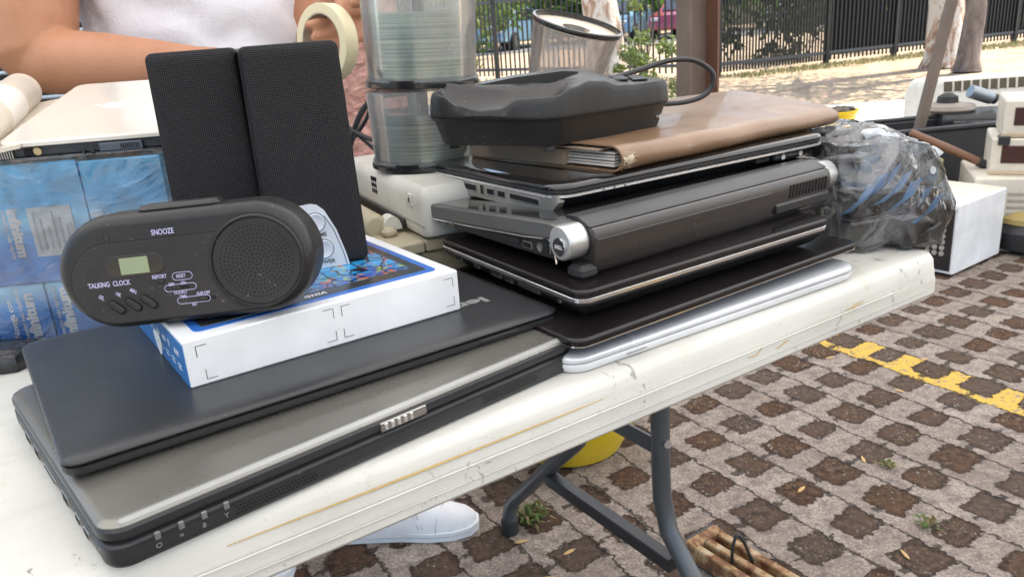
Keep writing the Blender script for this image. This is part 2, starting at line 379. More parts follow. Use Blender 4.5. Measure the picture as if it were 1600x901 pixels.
# ================================================================= LAPTOPS
BLKGLOSS = plastic('glossy_black_lid', (.010, .009, .009), .10, dust=.25, coat=.6, scr=.3)
BLKMATTE = plastic('matte_black_plastic', (.014, .014, .015), .42, grain=.5, dust=.35)
BLKSATIN = plastic('satin_black_plastic', (.016, .016, .018), .34, grain=.2, dust=.3)
DKGREY = plastic('charcoal_plastic', (.026, .026, .028), .36, grain=.25, dust=.2, spec=.35)
SILVER = plastic('silver_paint', (.55, .55, .54), .30, metal=.75, dust=.2)
LSILV = plastic('bright_trim', (.72, .72, .71), .25, metal=.8, dust=.15)
CHROME = plastic('chrome_strip', (.8, .8, .8), .12, metal=1, dust=.2)
VOID = flat('dark_recess', (.004, .004, .004), .8)
PORTM = flat('port_metal', (.45, .44, .42), .3, .9)
TAUPE = plastic('brushed_taupe_metal', (.22, .21, .185), .28, metal=.6, dust=.01, scr=.0, col2=(.245, .235, .21))
WHITEINK = flat('white_print', (.72, .72, .74), .5)
GREYINK = flat('grey_print', (.38, .38, .38), .35, .5)
VIOINK = flat('lavender_print', (.52, .50, .72), .5)

def lap(fit, label, group='closed second hand laptops stacked on the table'):
    loc, rot = place(fit); return thing('laptop', label, 'laptop', loc, rot, group)
def part(name, mats, parent, fn, ang=35, **kw):
    mb = MB(); fn(mb); return mb.build(name, mats, parent, ang, **kw)
G = 'closed second hand laptops stacked on the table'

# ---- lower left laptop: taupe lid with bright strip, perforated speakers
L1 = (-.2345, .3748, 39.41, .3686, .2728, 0, .0291, 0, 0)
t = lap(L1, 'taupe lidded closed laptop with bright front strip, bottom of the left stack')
W_, D_ = .3686, .2728
part('base', DKGREY, t, lambda m: m.slab(0, 0, W_, D_, [(.005, .0005), (.002, .0010), (.0005, .003), (0, .006), (0, .0145), (.001, .0158), (.003, .0166)], .014, 7))
part('base_seam', VOID, t, lambda m: m.slab(.0002, .0002, W_ - .0004, D_ - .0004, [(0, .01235), (-.0003, .0124), (-.0003, .01285), (0, .0129)], .016, 7))
part('gap', VOID, t, lambda m: m.slab(.003, .003, W_ - .006, D_ - .006, [(0, .0160), (0, .0188)], .013, 7))
lid = part('lid', [DKGREY], t, lambda m: m.slab(0, 0, W_, D_, [(.003, .0185), (.0008, .0190), (0, .0205), (0, .0245), (.0012, .0262)], .016, 7))
part('lid_cover', TAUPE, lid, lambda m: m.slab(.0012, .0012, W_ - .0024, D_ - .0024, [(0, .0255), (0, .0268), (.0035, .0286), (.006, .0290), (.012, .0291)], .015, 7), 60)
part('front_strip', plastic('satin_strip', (.30, .30, .285), .42, metal=.4, dust=.1), lid, lambda m: m.slab(.010, .0022, W_ - .018, .0085, [(0, .0272), (.0005, .0285), (.003, .0296), (.0045, .0297)], .004, 4))
def dots(m, x0, n, rows, z0, dz=.0023, dx=.0026, r=.00085):
    for j in range(rows):
        for i in range(n):
            x = x0 + i * dx + (j % 2) * dx * .5; z = z0 + j * dz
            m.add([(x + r * math.cos(a), -.00035, z + r * math.sin(a)) for a in (0, 1.047, 2.094, 3.1416, 4.189, 5.236)], [(0, 1, 2, 3, 4, 5)])
for x0 in (.074, .268):
    part('speaker_grille', VOID, t, lambda m: dots(m, x0, 21, 3, .0058), fix=False)
def latch(m):
    m.box(.178, -.0012, .0178, .216, .002, .0248, .0006)
l_ = part('latch', PORTM, t, latch)
def slats(m):
    for k in range(5): m.box(.181 + k * .0052, -.0019, .0186, .1835 + k * .0052, -.0008, .0238, .0003)
part('latch_ribs', LSILV, l_, slats)
for k in range(4):
    x = .026 + k * .0135
    part('status_light', flat('smoked_lens', (.20, .20, .20), .15, .3), t, lambda m: m.box(x, -.0009, .0112, x + .0035, .0015, .0165, .0006))
def icons(m):
    for k, c_ in enumerate('O=8Y'):
        m.text(c_, .0045, onfront(.0255 + k * .0135, .0062, -.0004), off=0)
part('light_icons', GREYINK, t, icons, fix=False)
def sideports(m, D, z0, z1, spec, x=-.0004):
    for y0, y1, a, b in spec: m.box(x, y0, a, x + .003, y1, b, .0003)
for (y0, y1, a, b) in ((.040, .052, .004, .010), (.060, .072, .004, .010), (.090, .105, .0035, .0115), (.125, .160, .005, .0085), (.175, .190, .0035, .012), (.205, .222, .004, .011)):
    p_ = part('port', PORTM, t, lambda m: m.box(-.0006, y0, a, .003, y1, b, .0003))
    part('port_opening', VOID, p_, lambda m: m.box(-.0010, y0 + .001, a + .001, .002, y1 - .001, b - .001, .0002))

# ---- upper left laptop: soft matte black, upside-down maker name
L2 = (-.2790, .4275, 34.13, .3865, .2655, .0298, .0148, -.0080, .004)
t = lap(L2, 'closed matte black laptop directly under the white tablet box')
W_, D_ = .3865, .2655
LIDM = plastic('soft_black_lid', (.024, .025, .027), .33, grain=.6, dust=.3, big=5, col2=(.031, .032, .034), scr=.15, spec=.45)
part('base', BLKMATTE, t, lambda m: m.slab(0, 0, W_, D_, [(.014, .0006), (.005, .0012), (.0012, .0032), (.0008, .0046), (.0, .0050), (0, .0084), (.0018, .0092)], .012, 7))
part('gap', VOID, t, lambda m: m.slab(.0025, .0025, W_ - .005, D_ - .005, [(0, .0088), (0, .0106)], .010, 6))
part('base_seam', VOID, t, lambda m: m.slab(.0012, .0012, W_ - .0024, D_ - .0024, [(0, .0044), (-.0008, .0045), (-.0008, .0049), (0, .005)], .012, 7))
part('lid', LIDM, t, lambda m: m.slab(0, 0, W_, D_, [(.002, .0100), (.0004, .0103), (0, .0113), (.0006, .0124), (.0030, .0136), (.008, .0144), (.016, .0148)], .012, 7), 60)
def _l(m):
    m.box(.302, -.0006, .0052, .338, .001, .0080, .0004)
part('card_slot', BLKSATIN, t, _l)
part('card_slot_gap', VOID, t, lambda m: m.box(.3035, -.0009, .0060, .3365, .001, .0064, .0001))
def _nm(m):
    m.text('lenovo', .0195, ontop(.353, .0725, .01490, 180) @ Matrix.Scale(1.45, 4, (1, 0, 0)), off=.0006, sp=1.0)
part('lettering', flat('grey_letter_inlay', (.42, .42, .42), .35, .4), t, _nm, fix=False)

# ---- right stack
S1 = (.0411, .5856, 31.05, .3732, .246, 0, .0159, 0, 0)
t = lap(S1, 'thin silver laptop with white edges, bottom of the right stack')
WHP = plastic('white_laptop_plastic', (.66, .67, .68), .3, dust=.2)
part('base', WHP, t, lambda m: m.slab(0, 0, .3732, .246, [(.006, .0004), (.003, .0012), (.0015, .0032), (.0012, .0050), (.0002, .0056), (0, .0082), (.0008, .0088)], .022, 8))
part('base_groove', flat('grey_groove', (.22, .22, .23), .5), t, lambda m: m.slab(.001, .001, .3712, .244, [(0, .0086), (-.0003, .0087), (-.0003, .0098), (0, .0099)], .021, 8))
part('lid', [plastic('bright_silver_lid', (.62, .64, .67), .24, metal=.35, dust=.03, scr=.03)], t, lambda m: m.slab(0, 0, .3732, .246, [(.0006, .0096), (0, .0102), (0, .0128), (.0012, .0146), (.004, .0155), (.009, .0159)], .022, 8), 60)
part('side_slot', flat('grey_groove', (.22, .22, .23), .5), t, lambda m: m.box(.06, -.0004, .0050, .082, .002, .0060, .0002))
S2 = (.0478, .5822, 33.9, .3860, .25, .0163, .0250, .0015, 0)
t = lap(S2, 'black brown laptop with thin bright rim line, second from bottom of the right stack')
BRN = plastic('dark_brown_gloss', (.009, .007, .0072), .22, dust=.04, coat=.12, scr=.05, spec=.35)
part('base', BLKSATIN, t, lambda m: m.slab(0, 0, .3860, .25, [(.030, .0004), (.022, .002), (.010, .0062), (.002, .0088), (.0010, .0094)], .014, 7))
part('rim_line', CHROME, t, lambda m: m.slab(0, 0, .3860, .25, [(.0008, .0095), (.0002, .0098), (.0002, .0109), (.0008, .0112)], .014, 7))
part('lid', BRN, t, lambda m: m.slab(0, 0, .3860, .25, [(.0006, .0113), (0, .0117), (0, .0150), (.0008, .0162), (.0022, .0168), (.004, .0169)], .014, 7), 60)
S3 = (.0551, .6158, 32.08, .3289, .2448, .0410, .0215, .0035, .012)
t = lap(S3, 'dark brown laptop with chrome band, under the laptop with round battery hinge')
part('base', BLKSATIN, t, lambda m: m.slab(0, 0, .3289, .2448, [(.020, -.0070), (.016, -.0058), (.006, .0025), (.0014, .0080), (.0014, .0099)], .014, 7))
part('chrome_band', CHROME, t, lambda m: m.slab(0, 0, .3289, .2448, [(.0010, .0100), (0, .0108), (0, .0140), (.0008, .0146)], .014, 7))
part('lid_gap', VOID, t, lambda m: m.slab(.002, .002, .3249, .2408, [(0, .0140), (0, .0156)], .012, 7))
part('lid', BRN, t, lambda m: m.slab(0, 0, .3289, .2448, [(.0004, .0152), (0, .0156), (0, .0196), (.0008, .0208), (.0022, .0214), (.004, .0215)], .014, 7), 60)
for (y0, y1, a, b) in ((.030, .034, .0045, .0085), (.062, .095, .004, .008), (.105, .118, .0035, .0085), (.125, .142, .0035, .0085), (.165, .175, .004, .008), (.20, .212, .0035, .009)):
    p_ = part('port', PORTM, t, lambda m: m.box(.0016, y0, a, .004, y1, b, .0003))
    part('port_opening', VOID, p_, lambda m: m.box(.0010, y0 + .0012, a + .001, .003, y1 - .0012, b - .0008, .0002))

# ---- fourth: silver shouldered laptop with round battery hinge facing the camera
S4 = (.0475, .6541, 33.83, .3756, .2629, .0752, .0358, -.004, 0)
t = lap(S4, 'closed laptop with silver capped round battery hinge, middle of the right stack')
W_, D_ = .3756, .2629
GUN = plastic('gunmetal_grey', (.16, .16, .155), .34, metal=.6, dust=.2)
HB = plastic('bronze_black_battery', (.030, .025, .023), .24, dust=.05, coat=.3, big=4, col2=(.036, .031, .029), scr=.06)
def wedge(m, x0, x1, zs, mi=0):                         # zs: list of (y, zlow, zhigh)
    rings = []
    for y, a, b in zs: rings.append([(x0, y, a), (x1, y, a), (x1, y, b), (x0, y, b)])
    m.loft(rings, mi)
part('base', BLKSATIN, t, lambda m: wedge(m, .004, W_ - .004, [(.012, .001, .0200), (.09, .0005, .0125), (.20, .001, .0075), (D_ - .006, .004, .0055)]))
def lidshell(m):
    rings = []
    for y, lo, hi in [(.003, .0225, .0300), (.010, .0215, .0333), (.02, .0205, .0350), (.06, .0165, .0328), (.14, .0110, .0272), (.22, .0066, .0220), (D_ - .010, .0052, .0195), (D_ - .002, .0052, .0182), (D_, .0065, .0165)]:
        sh = .0 if y < D_ - .02 else .004 * (1 if y > D_ - .005 else .2)
        x0 = sh; x1 = W_ - sh; e = .0016
        rings.append([(x0 + e, y, lo), (x1 - e, y, lo), (x1, y, lo + e), (x1, y, hi - e), (x1 - e * 1.2, y, hi), (x0 + e * 1.2, y, hi), (x0, y, hi - e), (x0, y, lo + e)])
    m.loft(rings)
part('lid', GUN, t, lidshell, 40)
def toppan(m):
    rings = []
    for y, hi in [(.024, .0352), (.06, .0331), (.14, .0275), (.22, .0223), (D_ - .012, .0197)]:
        rings.append([(.006, y, hi - .002), (W_ - .006, y, hi - .002), (W_ - .006, y, hi), (.006, y, hi)])
    m.loft(rings)
part('lid_panel', BLKGLOSS, t, toppan)
def silverline(m, x):
    if 1:
        rings = []
        for y, z in [(.030, .0192), (.06, .0160), (.14, .0106), (.22, .0062), (D_ - .012, .0048)]:
            rings.append([(x, y, z - .0006), (x + .001, y, z - .0006), (x + .001, y, z + .0008), (x, y, z + .0008)])
        m.loft(rings)
        m.tube([(x + .0005, .030, .0196), (x + .0005, .022, .0196), (x + .0005, .0165, .016), (x + .0005, .0145, .008), (x + .0005, .013, -.001)], .0008, 6)
for x in (-.0004, W_ - .0006): part('silver_line', CHROME, t, lambda m: silverline(m, x))
# hinge barrel along x at the front; two silver end caps, dark battery between
HY, HZ, HR = .006, .0190, .0153
for x0, x1 in ((-.001, .021), (W_ - .021, W_ + .001)):
    def cap(m):
        vs = []; rings = []
        for x, k in ((x0, .90), (x0 + .0012, .985), (x0 + .003, 1), (x1 - .003, 1), (x1 - .0012, .985), (x1, .93)):
            rings.append([(x, HY + HR * k * math.cos(a), HZ + HR * k * 1.02 * math.sin(a)) for a in [2 * math.pi * i / 40 for i in range(40)]])
        m.loft(rings)
    cp_ = part('hinge_cap', SILVER, t, cap, 40)
    if x0 < .1:
        bd = part('badge', BLKGLOSS, cp_, lambda m: m.lathe([(.0078, 0), (.0078, .0007), (.0070, .0009)], 28))
        bd.matrix_parent_inverse = Matrix(); bd.matrix_local = Matrix.Translation((x0 - .0003, HY, HZ - .003)) @ LEFTM
        part('badge_ring', CHROME, bd, lambda m: m.lathe([(.0082, 0), (.0082, .0008), (.0077, .0010), (.0077, 0)], 28))
        def _d(m): m.text('DELL', .0046, Matrix.Translation((0, -.0016, .00095)), align='CENTER', off=.0001)
        part('lettering', WHITEINK, bd, _d, fix=False)
def batt(m):
    P = [(-.0085, .0306), (-.0122, .0290), (-.0142, .0255), (-.0148, .018), (-.0142, .006), (-.0118, -.004), (-.008, -.0105), (-.004, -.0128), (.006, -.0128), (.018, -.009), (.024, .001), (.024, .028), (.004, .0306)]
    rings = []
    for x, k in ((.0215, .94), (.0225, 1), (W_ - .0225, 1), (W_ - .0215, .94)):
        rings.append([(x, (y - .004) * k + .004, (z - .012) * k + .012) for y, z in P])
    m.loft(rings)
ba = part('battery', HB, t, batt, 50)
part('battery_ridge', BLKSATIN, ba, lambda m: m.loft([[(x, -.0158, .0205), (x, -.0150, .0215), (x, -.0125, .0215), (x, -.0125, .0200)] for x in (.024, .255)]))
part('top_bevel', plastic('dark_gunmetal', (.045, .047, .05), .36, metal=.4, dust=.15), t, lambda m: m.loft([[(x, -.0085, .0312), (x, -.0060, .0330), (x, .0070, .0376), (x, .0120, .0380), (x, .024, .0372), (x, .024, .0312)] for x in (.0215, W_ - .0215)]))
def vents(m):
    for k in range(12):
        x = .284 + k * .0054
        m.add([(x, -.0153, .0105), (x + .0028, -.0153, .0105), (x + .0042, -.0153, .0235), (x + .0014, -.0153, .0235)], [(0, 1, 2, 3)])
part('vent', VOID, ba, vents, fix=False)
part('lower_step', BLKSATIN, ba, lambda m: m.box(.262, -.0165, -.0035, W_ - .024, .0, .0075, .002))
part('foot', BLACKR, t, lambda m: m.box(.006, -.0135, -.0135, .026, .008, -.0005, .004))
part('foot', BLACKR, t, lambda m: m.box(W_ - .026, -.010, -.0135, W_ - .006, .008, -.0005, .004))
for (y0, y1, a, b, mt) in ((.052, .066, .004, .0105, PORTM), (.205, .216, .0022, .0052, PORTM), (.19, .20, .0018, .0050, PORTM)):
    p_ = part('port', mt, t, lambda m: m.box(.0026, y0, a, .008, y1, b, .0003))
    part('port_opening', VOID, p_, lambda m: m.box(.0020, y0 + .0015, a + .001, .006, y1 - .0015, b - .001, .0002))
def rnd_port(m): m.lathe([(.0042, 0), (.0042, .001), (.0030, .001), (.0028, .0002)], 20)
o = part('round_port', PORTM, t, rnd_port); o.matrix_local = Matrix.Translation((.0036, .040, .0085)) @ LEFTM
part('disc_drive', DKGREY, t, lambda m: m.loft([[(.0028, y, z - .003), (.006, y, z - .003), (.006, y, z + .0025), (.0028, y, z + .0025)] for y, z in ((.072, .0085), (.185, .0045))]))
part('lock_slot', VOID, t, lambda m: m.box(.0022, .026, .005, .006, .0285, .013, .0008))
part('lock_slot_rim', PORTM, t, lambda m: m.box(.0030, .0252, .0044, .006, .0293, .0136, .0012))

# ---- top laptop of the right stack: glossy, silver sided with ports
S5 = (.0473, .7135, 30.39, .3778, .2651, .1068, .0265, .0008, -.020)
t = lap(S5, 'closed glossy black laptop with silver port side, directly under the brown folder')
W_, D_ = .3778, .2651
part('base', BLKSATIN, t, lambda m: m.slab(0, 0, W_, D_, [(.022, .0), (.018, .0010), (.007, .0090), (.002, .0125)], .016, 8))
SIDE = plastic('tarnished_silver', (.42, .40, .36), .3, metal=.7, dust=.5, scr=.5)
part('side_panel', SIDE, t, lambda m: m.loft([[(x, y, z) for x, z in ((.0015 + i_, lo), (.0015 + i_, hi), (.012, hi), (.012, lo))] for y, lo, hi, i_ in ((.006, .0085, .0150, .003), (.012, .0005, .0152, .0005), (.024, -.0035, .0154, 0), (D_ - .02, -.0035, .0154, 0), (D_ - .010, -.0015, .0150, .001), (D_ - .005, .003, .0140, .004))]))
part('silver_rim', LSILV, t, lambda m: m.slab(-.0003, -.0003, W_ + .0006, D_ + .0006, [(.001, .0124), (0, .0130), (0, .0150), (.0012, .0156)], .022, 8))
part('lid_gap', VOID, t, lambda m: m.slab(.002, .002, W_ - .004, D_ - .004, [(0, .0150), (0, .0175)], .02, 8))
part('lid_rim', DKGREY, t, lambda m: m.slab(.0005, .0005, W_ - .001, D_ - .001, [(.001, .0164), (0, .0170), (0, .0196), (.001, .0200)], .022, 8))
part('lid', BLKGLOSS, t, lambda m: m.slab(0, 0, W_, D_, [(.0012, .0200), (0, .0206), (0, .0226), (.0015, .0246), (.006, .0259), (.014, .0265)], .022, 8), 60)
for (nm, y0, y1, a, b) in (('express_card_slot', .032, .086, .0030, .0105), ('usb_port', .094, .110, .0020, .0105), ('usb_port', .116, .132, .0020, .0105), ('modem_port', .138, .146, .0005, .0125), ('display_port', .154, .186, .0020, .0110), ('network_port', .200, .217, .0005, .0120), ('lock_slot', .238, .243, .004, .010)):
    p_ = part(nm, PORTM, t, lambda m: m.box(.0005, y0, a, .004, y1, b, .0006))
    part('port_opening', VOID, p_, lambda m: m.box(.0001, y0 + .0011, a + .0014, .003, y1 - .0014, b - .0014, .0003))
def aj(m):
    m.box(W_ - .088, .0010, .0035, W_ - .040, .010, .0122, .004)
jp = part('audio_panel', DKGREY, t, aj)
for x in (W_ - .076, W_ - .048):
    o = part('audio_jack', CHROME, jp, lambda m: m.lathe([(.0032, 0), (.0032, .0012), (.0018, .0012), (.0016, .0)], 20))
    o.matrix_local = Matrix.Translation((x, .0010, .0082)) @ FRONT
    o2 = part('jack_hole', VOID, jp, lambda m: m.lathe([(.0017, 0), (.0017, .0009)], 16)); o2.matrix_local = o.matrix_local.copy()
part('card_opening', VOID, t, lambda m: m.box(W_ - .115, .0035, .006, W_ - .094, .012, .0105, .0008))
for k in range(3):
    part('status_light', flat('smoked_lens', (.20, .20, .20), .15, .3), t, lambda m: m.box(.052 + k * .013, -.0009, .0135, .0548 + k * .013, .001, .0150, .0003))
def gril(m):
    for j in range(2):
        for i in range(46):
            x = .10 + i * .0019 + j * .0009; z = .0065 + j * .0016
            m.add([(x, .0139 - z * .9 + .0028, z), (x + .0010, .0139 - z * .9 + .0028, z), (x + .0010, .0139 - (z + .001) * .9 + .0028, z + .001), (x, .0139 - (z + .001) * .9 + .0028, z + .001)], [(0, 1, 2, 3)])
part('speaker_grille', VOID, t, gril, fix=False)

# ================================================================= TABLET BOX
BX = (-.2355, .5258, 34.26, .2293, .26, .0437, .0364, -.0052, .004)
loc, rot = place(BX)
t = thing('tablet_box', 'white and blue cardboard tablet box lying on the matte black laptop under the speakers', 'box', loc, rot)
WCARD = plastic('white_card', (.70, .71, .72), .5, dust=.25, grain=.2, scr=.5, dustcol=(.25, .22, .2))
BLUEC = flat('blue_card_print', (.03, .19, .50), .35, coat=.3)
W_, D_, H_ = .2293, .26, .0364
def bxs(m):
    m.box(0, 0, 0, W_, D_, H_, .0012)
part('carton', WCARD, t, bxs)
def cropm(m, q_):
    def L(x, z, sx, sz, l=.008):
        m.add([(x, -.0002, z), (x + sx * l, -.0002, z), (x + sx * l, -.0002, z + .0005), (x, -.0002, z + .0005)], [(0, 1, 2, 3)])
        m.add([(x, -.0002, z), (x + .0005, -.0002, z), (x + .0005, -.0002, z + sz * l), (x, -.0002, z + sz * l)], [(0, 1, 2, 3)])
    L(*((.008, H_ - .006, 1, -1), (.012, .004, 1, 1), (W_ - .006, H_ - .006, -1, -1), (W_ - .006, .006, -1, 1), (W_ * .495, H_ - .005, -1, -1), (W_ * .525, H_ - .005, 1, -1), (W_ * .495, .005, -1, 1), (W_ * .525, .005, 1, 1))[q_])
for q_ in range(8): part('printed_mark', flat('black_print', (.03, .03, .03), .5), t, lambda m: cropm(m, q_), fix=False)
part('side_print', BLUEC, t, lambda m: m.box(-.0004, .001, .0006, .0006, D_ - .001, H_ - .003, .0002))
def sidetxt(m):
    for k, (c_, s_) in enumerate((('SLOT', .0058), ('0', .0085), ('8GB', .006), ('5GB', .006), ('[7"]', .006))):
        m.text(c_, s_, onleft(.030 + k * .019, .020, -.0006), off=.0002)
        for q in range(2): m.box(-.0006, .016 + k * .019 + .004 * 0, .012 - q * .003, -.0003, .026 + k * .019, .013 - q * .003, .0001)
part('side_lettering', WHITEINK, t, sidetxt, fix=False)
part('torn_sticker', WCARD, t, lambda m: m.loft([[(-.0009, .088 + .012 * math.cos(a) * (1 + .15 * math.sin(5 * a)) * k, .012 + .010 * math.sin(a) * (1 + .2 * math.sin(3 * a)) * k) for a in [2 * math.pi * i / 22 for i in range(22)]] for k in (1, .1)], cap=False), fix=False)
part('top_print', flat('bright_blue_print', (.035, .16, .55), .3, coat=.4), t, lambda m: m.slab(.012, .012, W_ - .024, D_ - .024, [(0, H_ + .0002), (.0002, H_ + .0006)], .006, 4))
part('printed_bezel', flat('dark_bezel_print', (.035, .038, .042), .3, coat=.4), t, lambda m: m.slab(.019, .019, W_ - .038, D_ - .038, [(0, H_ + .0006), (.0001, H_ + .0010)], .004, 4))
m_ = NT('coloured_picture_print')
mpv = m_.scale((1, 1, 1)); vv = m_.vor(55, out='Color'); n_ = m_.noise(22, 3, .6, dist=2.5)
sx_ = m_.n('ShaderNodeSeparateXYZ'); m_.put(sx_.inputs[0], m_.co())
c_ = m_.ramp(m_.math('ADD', m_.math('MULTIPLY', m_.math('SUBTRACT', n_, .5), .10), sx_.outputs[1]), (.045, (.02, .10, .42)), (.075, (.03, .40, .78)), (.10, (.04, .30, .70)), (.118, (.62, .06, .05)), (.135, (.60, .08, .05)), (.15, (.10, .35, .20)), (.18, (.03, .12, .45)))
c_ = m_.mix(m_.ramp(m_.noise(45, 3, .6, dist=3), (.56, 0.), (.60, .85)), c_, (.30, .42, .06))
c_ = m_.mix(m_.ramp(m_.noise(30, 2, .6, dist=4), (.60, 0.), (.64, .85)), c_, (.62, .14, .06))
ed = m_.vor(60, feature='DISTANCE_TO_EDGE'); c_ = m_.mix(m_.ramp(ed, (.03, 1.), (.06, 0.)), c_, (.01, .015, .03))
m_.set(col=c_, rough=.28, coat=.5)
part('picture', m_.m, t, lambda m: m.slab(.028, .034, W_ - .056, D_ - .066, [(0, H_ + .0010), (.0001, H_ + .0013)], .002, 3))
def gh(m): m.text('GHIA', .0072, ontop(W_ * .44, .0232, H_ + .0012), off=.00035, sp=1.15, shear=.2)
part('top_lettering', WHITEINK, t, gh, fix=False)

# ================================================================= SPEAKERS
def mesh_cloth():
    m = NT('black_speaker_cloth')
    br = m.vor(620, vec=m.scale((1, .2, 1)), rnd=.12)
    h = m.ramp(br, (.18, 0.), (.5, 1.))
    m.set(col=m.mix(h, (.050, .047, .050), (.006, .006, .007)), rough=.7, spec=.2); m.bump(h, .5, .0006)
    return m.m
CLOTH = mesh_cloth()
def mesh_speaker(loc, yaw, w_, h, d, label, panel):
    t = thing('speaker', label, 'speaker', loc, (0, 0, R(yaw)), 'pair of black mesh fronted desktop speakers')
    part('cabinet', BLKSATIN, t, lambda m: m.slab(.002, .018, w_ - .004, d - .018, [(.002, .001), (0, .003), (.001, h - .004), (.003, h - .002)], .006, 5))
    def gr(m):                                             # bowed cloth front with rounded corners
        rings = []
        for ins, y in ((.0, .020), (0, .008), (.0012, .003), (.004, .0008), (.010, 0.0)):
            rr = .0065 - ins * .3; ring = []
            for cx, cz, a0 in ((w_ - ins - rr, ins + rr, -90), (w_ - ins - rr, h - ins - rr, 0), (ins + rr, h - ins - rr, 90), (ins + rr, ins + rr, 180)):
                for k in range(7):
                    a = R(a0 + 15 * k); ring.append((cx + rr * math.cos(a) + (0.004 * ((cz > h / 2)) * (-.6 if cx > w_ / 2 else .6)), y, cz + rr * math.sin(a)))
            rings.append(ring)
        m.loft(rings)
    part('cloth_front', CLOTH, t, gr, 50)
    if panel:
        pn = part('control_panel', plastic('pale_silver_plastic', (.56, .60, .66), .35, dust=.05, scr=.1), t, lambda m: m.loft([[(x, y, z) for x, z in ((.004, .001), (.0665, .001), (.0645, .012), (.059, .034), (.051, .052), (.0455, .0575), (.040, .059), (.029, .0585), (.017, .0565), (.008, .052), (.004, .04))] for y in (.006, -.004, -.0048)]), 30)
        part('panel_seam', VOID, pn, lambda m: m.tube([(.0640, -.0049, .0015), (.0620, -.0049, .014), (.0565, -.0049, .034), (.050, -.0049, .048)], .0003, 5))
        for nm, cz in (('volume_knob', .043), ('power_button', .0185)):
            k_ = part(nm, plastic('pale_silver_plastic', (.56, .60, .66), .35, dust=.05), pn, lambda m: m.lathe([(.0082, 0), (.0082, .0012), (.0078, .0024), (.0074, .0026), (.006, .0019), (.002, .0015)], 32))
            k_.matrix_local = Matrix.Translation((.0415 if cz > .03 else .0455, -.0045, cz)) @ FRONT
            part('knob_ring', flat('grey_shadow_ring', (.15, .16, .18), .5), k_, lambda m: m.lathe([(.0090, 0), (.0090, .0007), (.0084, .0008), (.0084, 0)], 32))
        def lt(m):
            m.text('VOLUME', .0050, onfront(.0500, .0300, -.0051), align='RIGHT', off=.00008); m.text('POWER', .0050, onfront(.0540, .0050, -.0051), align='RIGHT', off=.00008)
        part('panel_lettering', flat('dark_grey_print', (.05, .05, .06), .5), pn, lt, fix=False)
    return t
sY = 20; c20, s20 = math.cos(R(sY)), math.sin(R(sY)); sw = .086
mesh_speaker((-.127 - sw * c20, .7015 - sw * s20, .8203), sY, sw, .193, .085, 'black mesh speaker with the silver volume and power panel', True)
c12, s12 = math.cos(R(12)), math.sin(R(12)); sw2 = .078
mesh_speaker((-.2135 - sw2 * c12, .700 - sw2 * s12, .8203), 12, sw2, .193, .085, 'left black mesh speaker standing behind the clock radio, without a control panel', False)

# ================================================================= TALKING CLOCK
ck = thing('clock_radio', 'black oval talking clock with small green display, in front of the speakers', 'clock', (-.3285, .552, .8215), (R(-7), R(-1.5), R(2)))
CBLK = plastic('worn_black_shell', (.014, .0135, .0135), .36, grain=.35, dust=.6, scr=.4, spec=.4)
CPAN = plastic('black_faceplate', (.022, .019, .018), .45, grain=.3, dust=.6, scr=.2, spec=.35)
CW, CH, CD = .187, .0845, .048
def ck_slab(m, x, z, w_, h, prof, r, **k):                 # prof in (inset, depth towards -y)
    m.M = FRONT.copy(); m.slab(x, z, w_, h, prof, r, 18, **k)
part('shell', CBLK, ck, lambda m: ck_slab(m, 0, 0, CW, CH, [(.006, -CD), (.002, -CD + .003), (0, -CD + .008), (0, -.012), (.0015, -.0055), (.005, -.0016), (.009, -.0004)], .0422), 60)
part('faceplate_groove', VOID, ck, lambda m: ck_slab(m, .0105, .0050, CW - .022, .0600, [(0, -.001), (0, -.00005)], .0295))
part('faceplate', CPAN, ck, lambda m: ck_slab(m, .0111, .0056, CW - .0232, .0588, [(0, -.001), (0, .0003), (.0006, .0006)], .0289))
gc = (.1460, .0405)
def ring_(r0, r1, h): return lambda m: m.lathe([(r0, 0), (r0, h), (r1, h), (r1, 0)], 56, closed=True)
gr_ = part('speaker_rim', CBLK, ck, lambda m: m.lathe([(.0345, 0), (.0345, .0012), (.0335, .0024), (.0325, .0024), (.0318, .0008), (.0318, 0)], 64, closed=True)); gr_.matrix_local = Matrix.Translation((gc[0], -.0002, gc[1])) @ FRONT
disc = part('speaker_plate', CPAN, ck, lambda m: m.lathe([(.0318, 0), (.0318, .0009), (.031, .0012)], 64)); disc.matrix_local = Matrix.Translation((gc[0], -.0002, gc[1])) @ FRONT
def holes(m):
    for ring in range(0, 10):
        r = .0 if ring == 0 else .0029 * ring; n = 1 if ring == 0 else 6 * ring
        for k in range(n):
            a = 2 * math.pi * k / n + ring * .2; x, y = r * math.cos(a), r * math.sin(a); q = .00068
            m.add([(x + q * math.cos(b), y + q * math.sin(b), .00135) for b in (0, .785, 1.57, 2.36, 3.14, 3.93, 4.71, 5.5)], [tuple(range(8))])
part('speaker_holes', VOID, disc, holes, fix=False)
part('display_window', BLKGLOSS, ck, lambda m: ck_slab(m, .0375, .0395, .0420, .0152, [(0, 0), (0, .0009), (.0004, .0011)], .0075))
part('display', flat('lcd_grey_green', (.27, .32, .19), .25), ck, lambda m: ck_slab(m, .0480, .0410, .0205, .0120, [(0, .0008), (0, .0013)], .0006))
